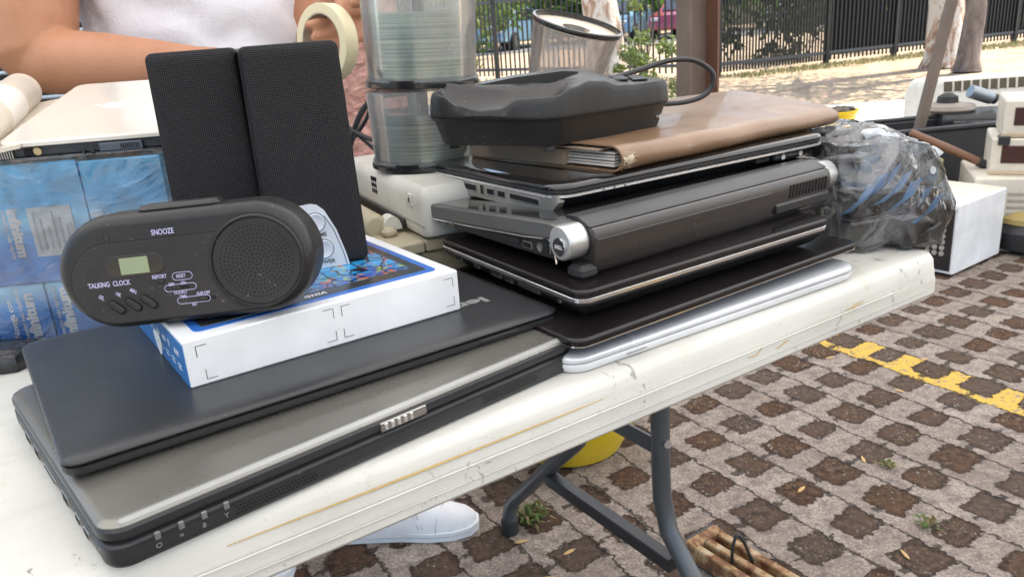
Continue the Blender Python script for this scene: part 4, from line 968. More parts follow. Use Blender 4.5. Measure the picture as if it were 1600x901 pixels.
disc_tub((-.0945, 1.000, .8555), 'lower clear disc tub two thirds full of discs, standing on the white console', .0650, .0670, .0935, 42, (0, R(1.5), 0))
disc_tub((-.0895, 1.000, .9512), 'upper clear disc tub nearly full of discs, stacked on the lower one', .0665, .0685, .128, 55, (0, R(2.5), 0))
# empty tilted tub: lid (black) up, plunger base inside
et = thing('disc_tub', 'empty clear disc tub with a black rim, tilted above the black desk device', 'disc tub', (.0880, 1.1100, .9270), (R(11), R(16), 0), 'clear plastic disc tubs')
part('cover', clearmat('smoky_polystyrene', (.97, .94, .92), .27), et, lambda m: m.lathe([(.046, .001), (.0485, .0), (.0500, .002), (.0615, .086), (.0600, .086), (.0487, .0035), (.046, .0022)], 64, closed=True), 40)
part('cover_floor', clearmat('smoky_polystyrene_floor', (.96, .93, .90), .5), et, lambda m: m.lathe([(.046, .0), (.046, .0022), (.020, .0022), (.020, .006), (.016, .006), (.016, .0)], 48, closed=True))
part('rim', TUBBLK, et, lambda m: m.lathe([(.0600, .0855), (.0632, .0855), (.0640, .0880), (.0632, .0915), (.0600, .0925), (.0590, .0900)], 64, closed=True))
part('rim_ring', flat('pale_disc', (.72, .62, .50), .4), et, lambda m: m.lathe([(.0600, .0835), (.0600, .0845), (.020, .0845), (.020, .0835)], 64, closed=True))
part('knob', TUBBLK, et, lambda m: m.lathe([(.001, .022), (.010, .0205), (.018, .015), (.021, .007), (.021, .0025), (.001, .0025)], 32, c=(-.002, -.018, 0)))
et.scale = (.95, .95, .95)
tub_s = thing('support_box', 'dark box behind the desk device that carries the empty tilted disc tub', 'box', (.045, 1.05, .74), (0, 0, R(32)))
part('carton', plastic('dark_carton', (.05, .045, .04), .6), tub_s, lambda m: m.box(0, 0, 0, .14, .11, .192, .003))

# loose cables behind the speaker
for P, lab in (([(-.215, 1.16, .87), (-.185, 1.15, .905), (-.165, 1.13, .955), (-.155, 1.14, .99)], 'thin black cable running steeply up between the right speaker and the disc tubs'),
               ([(-.235, 1.12, .80), (-.215, 1.13, .86), (-.19, 1.13, .912), (-.16, 1.12, .932), (-.12, 1.11, .935)], 'thicker black cable arching behind the lower disc tub'),
               ([(-.215, 1.13, .895), (-.185, 1.11, .880), (-.15, 1.09, .868)], 'black cable crossing low to the right between speaker and tubs'),
               ([(-.22, 1.14, .90), (-.19, 1.13, .873), (-.165, 1.12, .845), (-.15, 1.13, .80)], 'black cable hanging down to the table behind the right speaker')):
    mb = MB(); mb.tube(bez(P), .0042 if 'thicker' in lab else .003, 10); tag(mb.build('cable', CAB, None, 80), lab, 'cable', 'loose black cables behind the speaker')
o = part('blue_sleeve', flat('blue_print_plastic', (.03, .05, .22), .3), None, lambda m: m.slab(-.06, -.03, .12, .06, [(0, 0), (.001, .006)], .006, 4)); o.location = (-.21, 1.16, .838); tag(o, 'small dark blue packet lying behind the white console beside the cables', 'packet')
o = part('black_crate', plastic('black_crate_plastic', (.02, .02, .022), .5), None, lambda m: m.box(-.10, -.04, 0, .10, .06, .096, .003)); o.location = (-.235, 1.165, .74); tag(o, 'low black plastic crate behind the speakers with cables on it', 'crate')

# ================================================================= BAG OF ADAPTERS
BAGC = (.425, .935, .74)
bgm = film('bag_film', (.90, .93, .96), .36, 1.0, (24, 24, 5), .07, (R(20), R(-35), R(10)))
bb = shell_box(.362, .850, .741, .492, 1.040, .868, 50, .010, 21, 24, .001, .32)
for v in bb.verts:                                          # gathered, leaning heap
    k = (v.co.z - .741) / .139; v.co.x -= .020 * k * k * (1 if v.co.x > .45 else .2)
    v.co.x += .006 * (1 - k); v.co.z += .004 * math.sin(v.co.x * 60) - .22 * max(0, v.co.x - .425) * k
o = bm_obj(bb, 'plastic_bag', bgm); tag(o, 'clear crumpled bag of black power adapters on the right table corner', 'plastic bag')
def blue_str(m):  # blue strips added to stand in for reflections on the film
    for k in range(7):
        x = .382 + k * .0125; z = .838 - .009 * abs(k - 2); m.loft([[(x + dx + w_ * .5, .848 + .004 * math.sin(k * 2 + dz * 40) + dz * .15, z - dz), (x + dx + w_ * .5 + .012, .850 + dz * .15, z - dz + .004)] for dx, dz, w_ in ((0.012, 0, 0), (.0, .018, .01), (-.014, .034, 0))], cap=False, close=False)
tag(part('blue_streaks', flat('blue_streak_plastic', (.16, .34, .62), .25, coat=.4), None, blue_str, 80, fix=False), 'blue plastic strips added inside the clear adapter bag for its blue streak reflections', 'plastic strips')
rnd = random.Random(11)
ADP = plastic('adapter_black', (.015, .015, .017), .3, dust=.4, coat=.3)
spots = [(.408, .892, .744, 20), (.452, .890, .744, -75), (.462, .955, .744, 75), (.415, .965, .744, 100), (.412, .905, .776, 45), (.452, .920, .776, 80), (.43, .985, .776, 75), (.408, .930, .808, -50), (.440, .955, .804, 65), (.408, .985, .832, 40), (.455, 1.0, .770, 15), (.40, 1.0, .744, 40)]
labs = ['front left of the bag floor', 'front right of the bag floor', 'right side of the bag floor', 'middle of the bag floor', 'left front of the second layer', 'right front of the second layer', 'back of the second layer', 'left of the third layer', 'right of the third layer', 'very top of the heap', 'back right corner', 'back left corner']
for (x, y, z, a), lb in zip(spots, labs):
    t = thing('power_adapter', 'black power adapter inside the plastic bag, ' + lb, 'power adapter', (x, y, z), (R(rnd.uniform(-7, 7)), R(rnd.uniform(-7, 7)), R(a)), 'black power adapters in the plastic bag')
    part('body', ADP, t, lambda m: m.slab(-.036, -.020, .072, .040, [(.003, 0), (0, .003), (0, .027), (.003, .030)], .008, 4))
    part('cord', ADP, t, lambda m: m.tube(bez([(.036, 0, .015), (.045, .006, .02), (.040, .022, .022), (.02, .026, .016), (-.02, .026, .02), (-.036, .016, .012)]), .0025, 7), 80)
    part('type_label', flat('grey_type_label', (.30, .31, .33), .5), t, lambda m: m.box(-.025, -.011, .0296, .025, .011, .0303, .0001))
def crump(m):
    for k in range(9):
        c0 = Vector((.415 + .009 * k, .900 + .004 * math.sin(k * 2), .868 - .0032 * k + .004 * math.sin(k * 3.1))); r = .008 + .004 * math.sin(k * 1.7) ** 2
        m.loft([[c0 + Vector((r * math.cos(a) * (1 + .3 * math.sin(3 * a + k)) * s_, dz * .6, r * math.sin(a) * s_ * .8)) for a in [2 * math.pi * i / 9 for i in range(9)]] for s_, dz in ((.2, -.010), (1, -.006), (.8, .006), (.2, .01))])
tag(part('crumpled_tissue', flat('white_tissue', (.72, .74, .76), .7, bumps=(300, .6, .002)), None, crump, 60), 'crumpled strip of white paper caught in the top of the adapter bag', 'paper')
o = part('round_sticker', flat('white_dot', (.8, .8, .8), .5), None, lambda m: m.lathe([(.0042, 0), (.0042, .0006)], 20)); o.location = (.470, .858, .830); o.rotation_euler = (R(80), 0, R(20)); tag(o, 'small round white dot on the adapter bag', 'sticker')

# ================================================================= MASKING TAPE
tp = thing('tape_roll', 'half used roll of cream masking tape held by the person', 'tape roll', (-.228, 1.150, 1.0070), (0, 0, 0))
tp.rotation_euler = Vector((-.62, -.78, .05)).to_track_quat('Z', 'Y').to_euler()
m_ = NT('masking_tape'); m_.set(col=m_.mix(m_.noise(1, 3, .5, m_.scale((4, 4, 600))), (.66, .58, .36), (.74, .67, .46)), rough=.6)
part('tape', m_.m, tp, lambda m: m.lathe([(.0390, -.011), (.0505, -.011), (.0515, -.0102), (.0515, .0102), (.0505, .011), (.0390, .011)], 64, closed=True), 40)
part('card_core', flat('grey_card_core', (.40, .34, .26), .8), tp, lambda m: m.lathe([(.0372, -.0108), (.0390, -.0108), (.0390, .0108), (.0372, .0108)], 56, closed=True))

# ================================================================= PERSON
SK = NT('skin'); skc = SK.mix(SK.ramp(SK.noise(14, 4), (.3, 0.), (.7, 1.)), (.40, .185, .095), (.47, .225, .125))
skc = SK.mix(SK.ramp(SK.noise(160, 2), (.62, 0.), (.74, .35)), skc, (.27, .11, .06)); skc = SK.mix(SK.ramp(SK.noise(5, 3), (.4, 0.), (.65, .45)), skc, (.52, .25, .16))
SK.set(col=skc, rough=.5, sss=.08, spec=.4); SK.b.inputs['Subsurface Radius'].default_value = (.012, .005, .003); SK.b.inputs['Subsurface Scale'].default_value = 1
SK.bump(SK.math('ADD', SK.noise(300, 4, .7), SK.math('MULTIPLY', SK.vor(260), .8)), .35, .0008)
def ell(c, rx, ry, yaw, n=28):
    c = Vector(c); ca, sa = math.cos(yaw), math.sin(yaw)
    return [c + Vector((rx * math.cos(a) * ca - ry * math.sin(a) * sa, rx * math.cos(a) * sa + ry * math.sin(a) * ca, 0)) for a in [2 * math.pi * k / n for k in range(n)]]
bm_ = MB(); by = R(22)                                       # body faces the camera, turned a little to the right
PC = Vector((-.502, 1.47, 0))
tor = [(.82, .165, .125), (.90, .185, .14), (.98, .178, .132), (1.06, .165, .122), (1.14, .170, .122), (1.24, .185, .125), (1.34, .195, .118), (1.42, .175, .098), (1.47, .10, .075), (1.50, .062, .06)]
bm_.loft([ell((PC.x, PC.y, z), rx, ry, by) for z, rx, ry in tor])
bm_.tube([(PC.x, PC.y, 1.46), (PC.x + .005, PC.y - .01, 1.53), (PC.x + .012, PC.y - .025, 1.58)], [.058, .052, .055], 20)
hd = PC + Vector((.02, -.035, 1.65))
bm_.loft([ell(hd + Vector((0, 0, z)), rx, ry, by) for z, rx, ry in ((-.115, .03, .035), (-.10, .052, .062), (-.06, .066, .082), (0, .075, .094), (.05, .074, .094), (.09, .058, .075), (.115, .03, .04), (.12, .008, .01))])
fd = Vector((math.sin(by), -math.cos(by), 0)); sdv = Vector((math.cos(by), math.sin(by), 0))
bm_.tube([hd + fd * .085 + Vector((0, 0, .015)), hd + fd * .108 + Vector((0, 0, -.022)), hd + fd * .09 + Vector((0, 0, -.032))], [.008, .015, .010], 10)
for s_ in (-1, 1): bm_.tube([hd + sdv * .070 * s_ + Vector((0, 0, .02)), hd + sdv * .084 * s_, hd + sdv * .072 * s_ + Vector((0, 0, -.03))], [.012, .015, .009], 8)
bm_.tube([hd + fd * .080 + sdv * -.022 + Vector((0, 0, -.058)), hd + fd * .090 + Vector((0, 0, -.058)), hd + fd * .080 + sdv * .022 + Vector((0, 0, -.058))], [.004, .009, .004], 8)
# arm on the image left: upper arm down, forearm across in front of the belly
sh1 = PC + Vector((-.188, -.085, 1.385)); el1 = Vector((-.690, 1.262, 1.010))
bm_.tube([sh1 + Vector((.05, 0, .01)), sh1, sh1.lerp(el1, .3), sh1.lerp(el1, .62), sh1.lerp(el1, .86), el1 + Vector((0, 0, .006)), el1 + Vector((.012, -.004, -.020))], [.06, .070, .070, .068, .063, .055, .036], 24)
wr1 = Vector((-.405, 1.215, .985))
bm_.tube([el1 + Vector((-.018, 0, .005)), el1.lerp(wr1, .06), el1.lerp(wr1, .22), el1.lerp(wr1, .42), el1.lerp(wr1, .68), el1.lerp(wr1, .9), wr1 + Vector((.02, 0, 0))], [.034, .047, .0475, .044, .036, .028, .024], 24)
def hand(wr, d, side, nrm, L=.175, curls=None, mb=bm_, thumb=1):
    """wr wrist, d pointing direction, nrm back-of-hand normal, side towards the thumb"""
    d = d.normalized(); side = (side - d * side.dot(d)).normalized(); nrm = d.cross(side).normalized() if nrm is None else nrm
    P = [(0, .026, .021), (.02, .030, .021), (.05, .040, .019), (.080, .041, .015), (.092, .038, .011)]
    mb.loft([[wr + d * a * (L / .175) + side * (b * math.cos(t_)) + nrm * (c * math.sin(t_)) for t_ in [2 * math.pi * k / 18 for k in range(18)]] for a, b, c in P])
    for i, (off, ln) in enumerate(((.029, .068), (.0105, .076), (-.009, .071), (-.028, .056))):
        c_ = (curls or [25, 25, 25, 25])[i]; p = wr + d * (.082 - abs(off) * .12) + side * off; q = d.copy(); pts = [p - d * .03, p]; seg = [.46, .30, .24]
        for j, s_ in enumerate(seg):
            q = Matrix.Rotation(R(c_ * (1, 1.25, .9)[j]) * -1, 3, side) @ q if nrm.dot(side.cross(d)) > 0 else Matrix.Rotation(R(c_ * (1, 1.25, .9)[j]), 3, side) @ q
            for k in (1, 2): pts.append(p + q * ln * s_ * k / 2)
            p = p + q * ln * s_
        mb.tube(pts, [.0095, .0098, .0088, .0088, .0080, .0084, .0076, .0060], 12)
    b_ = wr + d * .022 + side * .026; q = (d * .62 + side * .72 - nrm * .35 * thumb).normalized()
    mb.tube([b_ - side * .015, b_ + q * .018, b_ + q * .036, b_ + q * .038 + (q + d * .6).normalized() * .016, b_ + q * .038 + (q + d * .8).normalized() * .034], [.013, .0140, .0108, .0108, .0070], 12)
hand(wr1, Vector((1, -.05, .06)), Vector((0, -1, .1)), Vector((.0, .1, 1)).normalized(), curls=[22, 24, 26, 28])
# other arm: upper arm hangs, forearm rises to the hand that holds the tape
sh2 = PC + Vector((.195, .06, 1.39)); el2 = Vector((-.318, 1.48, .985))
bm_.tube([sh2 + Vector((-.05, 0, .01)), sh2, sh2.lerp(el2, .35), sh2.lerp(el2, .7), el2, el2 + Vector((0, -.01, -.03))], [.058, .064, .058, .052, .046, .030], 22)
wr2 = Vector((-0.1780, 1.2350, 1.1095))
bm_.tube([el2 + Vector((0, .01, -.01)), el2.lerp(wr2, .12), el2.lerp(wr2, .35), el2.lerp(wr2, .7), wr2], [.034, .044, .042, .033, .026], 20)
# hand with fingers hooked through the tape ring, thumb on the outer rim
palm = [(wr2, .026, .022), (Vector((-0.1780, 1.2150, 1.0875)), .032, .022), (Vector((-0.1820, 1.2000, 1.0615)), .036, .021), (Vector((-0.1880, 1.1900, 1.0395)), .034, .017)]
bm_.loft([[c_ + Vector((rx * math.cos(a), .35 * rx * math.cos(a) + ry * math.sin(a) * .9, 0)) for a in [2 * math.pi * k / 18 for k in range(18)]] for c_, rx, ry in palm])
for k, (z0, ln) in enumerate(((1.072, 1.0), (1.060, 1.04), (1.049, .96), (1.040, .80))):
    bs = Vector((-.192 + .004 * k, 1.196 - .002 * k, z0 - .012 - .005 * k)); tipz = 1.034 - .0165 * k
    pts = [bs + Vector((.018, .01, .006)), bs, bs + Vector((-.014, -.012, -.004)) * ln, Vector((-.214, 1.166, tipz + .004)), Vector((-.228, 1.156, tipz + .001)), Vector((-.242 + .004 * k, 1.146, tipz - .002)), Vector((-.253 + .006 * k, 1.139, tipz - .003))]
    bm_.tube(pts, [.0090, .0088, .0078, .0076, .0072, .0074, .0054], 12)
bm_.tube([Vector((-0.1780, 1.1900, 1.0715)), Vector((-0.1680, 1.1650, 1.0675)), Vector((-0.1700, 1.1460, 1.0625)), Vector((-0.1780, 1.1340, 1.0575)), Vector((-0.1880, 1.1280, 1.0535))], [.012, .0135, .0110, .0110, .0070], 12)
# legs and feet
for s_, foot in ((1, Vector((-.330, 1.46, .09))), (-1, Vector((-.70, 1.345, .09)))):
    hip = PC + sdv * .09 * s_ + Vector((0, 0, .88)); kn = hip.lerp(foot, .5) + Vector((.02, -.03, .02))
    bm_.tube([hip + Vector((0, 0, .05)), hip, hip.lerp(kn, .5), kn, kn.lerp(foot, .35), kn.lerp(foot, .85), foot], [.08, .088, .076, .056, .055, .040, .038], 20)
    bm_.tube([foot + Vector((-.05, 0, -.05)), foot + Vector((0, 0, -.05)), foot + Vector((.10, 0, -.06)), foot + Vector((.17, .0, -.065))], [.03, .035, .034, .02], 14)
person = bm_.build('person', SK.m, None, fix=True)
mr = person.modifiers.new('r', 'REMESH'); mr.mode = 'VOXEL'; mr.voxel_size = .0036; mr.use_smooth_shade = True
ms = person.modifiers.new('s', 'CORRECTIVE_SMOOTH'); person.modifiers.remove(ms); ms = person.modifiers.new('s', 'SMOOTH'); ms.iterations = 6; ms.factor = .5
dg = bpy.context.evaluated_depsgraph_get(); dg.update(); me = bpy.data.meshes.new_from_object(person.evaluated_get(dg)); person.modifiers.clear(); person.data = me
me.materials.clear(); me.materials.append(SK.m); me.shade_smooth()
tag(person, 'person in white T-shirt and sneakers behind the table, holding masking tape', 'person')
# shirt: loft round torso with soft folds
ST = NT('white_cotton'); ST.set(col=(.70, .69, .73), rough=.85, sheen=.2); ST.bump(ST.math('ADD', ST.noise(500, 2), ST.math('MULTIPLY', ST.noise(28, 4, .6, dist=1), 2.5)), .5, .0022)
def shirt(m):
    rings = []
    for i in range(46):
        z = .825 + i * .0142; k = min(len(tor) - 2, max(j for j in range(len(tor)) if tor[j][0] <= z)); f = (z - tor[k][0]) / (tor[k + 1][0] - tor[k][0]); f = min(1, max(0, f))
        rx = tor[k][1] + (tor[k + 1][1] - tor[k][1]) * f + .012; ry = tor[k][2] + (tor[k + 1][2] - tor[k][2]) * f + .012
        ring = []
        for q in range(90):
            a = 2 * math.pi * q / 90; p = Vector((rx * math.cos(a), ry * math.sin(a), 0))
            fold = .011 * math.sin(a * 4 + 34 * (z - .95) + 3.2 * noise.noise(Vector((math.cos(a) * 2, math.sin(a) * 2, z * 5)))) + .012 * noise.noise(Vector((math.cos(a) * 3.3, math.sin(a) * 3.3, z * 15)))
            p *= 1 + (abs(fold) * .9 + .003) / max(.1, p.length) ; p = Matrix.Rotation(by, 3, 'Z') @ p; ring.append(Vector((PC.x, PC.y, z)) + p)
        rings.append(ring)
    m.loft(rings, cap=False)
part('t_shirt', ST.m, person, shirt, 80, fix=False)
for s_, sh_, el_ in ((-1, sh1, el1), (1, sh2, el2)):
    part('sleeve', ST.m, person, lambda m: m.tube([sh_ + Vector((.05 * -s_, 0, .02)), sh_ + Vector((0, 0, .01)), sh_.lerp(el_, .2), sh_.lerp(el_, .42)], [.075, .082, .080, .084], 26), 80)
JE = flat('dark_denim', (.03, .04, .07), .8)
for s_, foot in ((1, Vector((-.330, 1.46, .09))), (-1, Vector((-.70, 1.345, .09)))):
    hip = PC + sdv * .09 * s_ + Vector((0, 0, .88)); kn = hip.lerp(foot, .5) + Vector((.02, -.03, .02))
    part('trouser_leg', JE, person, lambda m: m.tube([hip + Vector((0, 0, .06)), hip, hip.lerp(kn, .5), kn, kn.lerp(foot, .5), foot + Vector((0, 0, .04))], [.10, .108, .094, .074, .070, .062], 22), 80)
    SNE = plastic('white_canvas_shoe', (.66, .66, .67), .55, grain=.5, dust=.35, scr=.4)
    def shoe(m):
        rings = []
        for x, hw, h in ((-.085, .020, .05), (-.080, .030, .07), (-.04, .036, .088), (.02, .038, .085), (.07, .042, .070), (.12, .047, .056), (.165, .046, .047), (.195, .036, .038), (.212, .020, .028), (.217, .006, .020)):
            rings.append([Vector((foot.x + x, foot.y + hw * math.cos(a), .010 + max(0, h * math.sin(a)) * (1 if math.sin(a) > 0 else 0) + (0 if math.sin(a) > 0 else 0))) for a in [math.pi * k / 12 for k in range(13)]])
        m.loft(rings)
    s0 = part('shoe', SNE, person, shoe, 60)
    def sole(m):
        P = []
        for x, hw in ((-.088, .022), (-.06, .034), (0, .036), (.06, .040), (.12, .050), (.17, .049), (.205, .036), (.222, .014)): P.append((foot.x + x, foot.y + hw))
        P2 = P + [(x, 2 * foot.y - y) for x, y in P[::-1]]; m.poly(P2, .001, .020)
    part('sole', plastic('white_rubber', (.66, .68, .70), .5, dust=.3), s0, sole, 40)
    part('seam_line', flat('grey_stitch', (.35, .38, .42), .7), s0, lambda m: [m.tube([Vector((foot.x + x, foot.y - .043, .030)), Vector((foot.x + x - .012, foot.y - .030, .058)), Vector((foot.x + x - .018, foot.y, .072))], .0009, 5) for x in (.098, .106)])
    for x in (.040, .058, .076): part('lace', SNE, s0, lambda m: m.tube([Vector((foot.x + x, foot.y - .020, .072 - (x - .04) * .3)), Vector((foot.x + x + .004, foot.y, .089 - (x - .04) * .38)), Vector((foot.x + x, foot.y + .020, .072 - (x - .04) * .3))], .0032, 8))
    part('toe_cap_line', flat('grey_stitch2', (.42, .43, .45), .7), s0, lambda m: m.tube([Vector((foot.x + .150 - .018 * abs(math.cos(a)), foot.y + .0475 * math.cos(a), .0105 + .0495 * math.sin(a))) for a in [math.pi * k / 12 for k in range(13)]], .0010, 5))
    part('sole_line', flat('grey_stitch3', (.40, .41, .43), .7), s0, lambda m: m.tube([Vector((foot.x + x, foot.y - y - .0008, .0125)) for x, y in ((-.06, .034), (0, .036), (.06, .040), (.12, .050), (.17, .049), (.205, .036))], .0009, 5))
hb = part('hair', flat('black_hair', (.02, .016, .014), .5), person, lambda m: m.loft([ell(hd - fd * .012 + Vector((0, 0, z)), rx, ry, by) for z, rx, ry in ((-.05, .06, .06), (-.02, .078, .088), (.05, .084, .098), (.09, .068, .084), (.125, .04, .05), (.133, .01, .01))]), 60)
for s_ in (-1, 1): part('eye', flat('eye_white', (.7, .7, .68), .2), person, lambda m: m.lathe([(.001, -.009), (.008, -.006), (.010, 0), (.008, .006), (.001, .009)], 14, c=tuple(hd + fd * .083 + sdv * .030 * s_ + Vector((0, 0, .012)))))

# ================================================================= WALL AND SHUTTER BEHIND THE PERSON
PK = NT('pink_stucco'); ph = PK.noise(30, 5, .6, dist=.6); PK.set(col=PK.mix(PK.ramp(ph, (.35, 0.), (.6, 1.)), (.46, .23, .19), (.62, .36, .30)), rough=.85); PK.bump(ph, 1.0, .03)
t = thing('pink_wall', 'rough pink stucco wall behind the disc tubs and the tape', 'wall', (-.60, 2.66, 0))
def pw(m):
    n = 60; vs = []; fs = []
    m.box(0, .012, 0, .305, .20, 3.0, .004)
part('wall', PK.m, t, pw)
def rough_(m):
    nx, nz = 70, 300; vs = []
    for j in range(nz + 1):
        for i in range(nx + 1):
            x = .305 * i / nx; z = .6 + 1.2 * j / nz; vs.append((x, .010 - .010 * max(0, noise.noise(Vector((x * 28, 2, z * 28))) + .3 * noise.noise(Vector((x * 70, 2, z * 70))) + .25), z))
    m.add(vs, [(j * (nx + 1) + i, j * (nx + 1) + i + 1, (j + 1) * (nx + 1) + i + 1, (j + 1) * (nx + 1) + i) for j in range(nz) for i in range(nx)])
part('stucco_relief', PK.m, t, rough_, 80, fix=False)
part('corner_trim', flat('dark_blue_post', (.035, .045, .06), .5), t, lambda m: m.box(.3055, .0, 0, .345, .20, 3.0, .003))
t = thing('shutter', 'pale blue metal louvre shutter behind the person, left of the pink wall', 'shutter', (-3.2, 2.62, 0))
SH = plastic('pale_blue_steel', (.40, .46, .52), .4, metal=.2, dust=.2)
def slt(m):
    for k in range(99):
        z = .04 + k * .0275; m.tube([(0, 0, z), (2.58, 0, z)], .0066, 8)
part('slats', SH, t, slt, 60)
part('backing', flat('dark_interior', (.06, .055, .05), .8), t, lambda m: m.box(0, .05, 0, 2.58, .09, 2.9, .003))
part('frame', SH, t, lambda m: [m.box(-.05, -.02, 0, 0, .1, 2.95, .003), m.box(2.58, -.02, 0, 2.599, .1, 2.95, .003), m.box(0, -.02, 2.78, 2.58, .1, 2.95, .003)])

# ================================================================= ADDED SUNSHADE AND POSTS
CN = NT('added_shade_cloth'); CN.t.nodes.remove(CN.b)
df = CN.n('ShaderNodeBsdfDiffuse'); df.inputs[0].default_value = (.62, .62, .60, 1); tr_ = CN.n('ShaderNodeBsdfTranslucent'); tr_.inputs[0].default_value = (.84, .84, .82, 1)
mx = CN.n('ShaderNodeMixShader'); mx.inputs[0].default_value = .62; CN.t.links.new(df.outputs[0], mx.inputs[1]); CN.t.links.new(tr_.outputs[0], mx.inputs[2]); CN.t.links.new(mx.outputs[0], CN.out.inputs[0])
t = thing('sunshade', 'unseen pale cloth canopy stretched over the stall, above the picture', 'sunshade', (0, 0, 0))
def cano(m):  # unseen cloth added overhead to keep direct sun off the table
    vs = []; nx, ny = 24, 20
    for j in range(ny + 1):
        for i in range(nx + 1):
            x = -3.4 + 11.4 * i / nx; y = -3.5 + 9.9 * j / ny; vs.append((x, y, 2.75 + .12 * math.sin(x * 1.3) * math.cos(y * 1.1) - .02 * abs(y)))
    m.add(vs, [(j * (nx + 1) + i, j * (nx + 1) + i + 1, (j + 1) * (nx + 1) + i + 1, (j + 1) * (nx + 1) + i) for j in range(ny) for i in range(nx)])
part('cloth', CN.m, t, cano, 80, fix=False)
RUST = plastic('weathered_brown_steel', (.115, .085, .068), .6, dust=.35, big=4, col2=(.17, .13, .105), dustcol=(.30, .22, .16))
RED = plastic('rust_red_steel', (.14, .065, .042), .6, dust=.4)
t = thing('steel_post', 'weathered brown square steel post standing beyond the brown folder', 'post', (.885, 3.60, 0), (0, 0, R(28)))
part('web', RUST, t, lambda m: m.box(-.062, -.004, 0, .044, .008, 2.8, .001))
part('flange', RED, t, lambda m: m.box(.0442, -.075, 0, .056, .055, 2.8, .001))
part('back_flange', RUST, t, lambda m: m.box(-.074, -.035, 0, -.0622, .055, 2.8, .001))
part('cap_plate', RUST, t, lambda m: m.box(-.1, -.1, 2.801, .09, .09, 2.81, .001))
p0 = Vector((1.83, 3.62, 0)); d0 = Vector((.094, .03, .455)); tt = thing('canopy_pole', 'leaning brown steel pole left of the white air conditioner panel', 'post', tuple(p0))
part('pole', RUST, tt, lambda m: m.tube([Vector((0, 0, 0)), d0.normalized() * 2.9], .0265, 4), 30)
part('base_plate', RUST, tt, lambda m: m.box(-.07, -.07, .001, .07, .07, .008, .001))

# ================================================================= FENCE
FB = plastic('black_painted_steel', (.016, .019, .022), .4, dust=.3)
FR = plastic('weathered_grey_rail', (.07, .08, .09), .45, dust=.3)
def fence_run(a, b, n, label, dens, backed):
    d = (b - a); L = d.length; yaw = math.atan2(d.y, d.x); t = thing('fence', label, 'fence', tuple(a), (0, 0, yaw), 'black steel picket fence')
    for k in range(n + 1):
        part('fence_post', FB, t, lambda m: m.box(L * k / n - .035, -.035, 0, L * k / n + .035, .035, 2.5, .004))
    for z in (.15, 1.32, 2.25): part('rail', FR, t, lambda m: m.box(.0, -.018, z, L, .018, z + .05, .003))
    for k in range(n):
        def pk(m):
            c_ = int(L / n / dens)
            for i in range(1, c_):
                x = L * k / n + i * L / n / c_; m.box(x - .0125, -.0125, .06, x + .0125, .0125, 2.42, .002, seg=1)
        part('pickets', FB, t, pk)
        if backed: part('privacy_panel', flat('dark_slate_panel', (.016, .025, .034), .6), t, lambda m: m.box(L * k / n + .04, .024, .13, L * (k + 1) / n - .04, .030, 2.3, .001))
FA = Vector((3.30, 12.2, 0)); FBp = Vector((5.25, 13.03, 0))
fence_run(Vector((-1.6, 16.6, 0)), FA, 3, 'black picket fence panels on the left, seen behind the empty disc tub', .105, False)
fence_run(FA, FBp, 1, 'black picket fence panel just right of the brown steel post', .058, False)
fence_run(FBp, Vector((13.4, 16.5, 0)), 6, 'dark backed black fence panels on the right behind the two trunks', .085, True)

# ================================================================= TREES
BARKW = NT('peeling_white_bark'); pb = BARKW.noise(1, 5, .6, BARKW.scale((5, 5, 2.2)), dist=1.2)
BARKW.set(col=BARKW.ramp(pb, (.36, (.26, .14, .08)), (.44, (.50, .33, .22)), (.50, (.74, .66, .56)), (.62, (.80, .76, .70)), (.70, (.36, .30, .26))), rough=.85); BARKW.bump(BARKW.math('ADD', pb, BARKW.noise(30, 4)), .8, .03)
BARKB = NT('grey_brown_bark'); pb = BARKB.noise(1, 5, .65, BARKB.scale((9, 9, 2.5)), dist=.8)
BARKB.set(col=BARKB.ramp(pb, (.35, (.13, .10, .085)), (.6, (.27, .22, .19)), (.75, (.38, .33, .30))), rough=.9); BARKB.bump(pb, .9, .03)
def tree(base, top, r0, r1, bark, crown, label, rad, seed, fork=None):
    t = thing('tree', label, 'tree', base, (0, 0, 0), 'trees along the black fence')
    b = Vector(base); tp_ = Vector(top) - b; rr = random.Random(seed)
    pts = [Vector((0, 0, 0)), tp_ * .04, tp_ * .2 + Vector((.03, 0, 0)), tp_ * .5 + Vector((-.03, .02, 0)), tp_]
    part('trunk', bark, t, lambda m: m.tube(pts, [r0 * 1.55, r0 * 1.15, r0, (r0 + r1) / 2, r1], 18), 80)
    for k in range(5):
        a = k * 1.3 + seed; e = tp_ + Vector((math.cos(a) * rad * .6, math.sin(a) * rad * .6, rad * .35 * rr.uniform(.4, 1.2)))
        part('limb', bark, t, lambda m: m.tube([tp_ * .93, tp_ * .93 + (e - tp_ * .93) * .5 + Vector((0, 0, .15)), e], [r1 * .7, r1 * .4, r1 * .12], 8), 80)
    part('crown', crown, t, lambda m: leaf_card_crown(m, tp_ + Vector((0, 0, rad * .35)), rad, 3600, .075, seed, .8), fix=False, smooth=False)
    return t
tree((1.33, 9.8, 0), (1.10, 9.9, 3.6), .22, .14, BARKW.m, [LF1, LF3], 'pale trunked tree behind the empty disc tub, left of the green shrub', 2.6, 1)
tree((6.12, 11.15, 0), (5.85, 11.3, 3.9), .215, .15, BARKW.m, [LF1, LF2], 'tree with thick peeling white and brown trunk behind the leaning pole', 2.8, 2)
tree((5.92, 10.25, 0), (6.05, 10.4, 3.6), .118, .085, BARKB.m, [LF1, LF2], 'thinner grey brown trunk, above the white air conditioner panel', 2.2, 3)
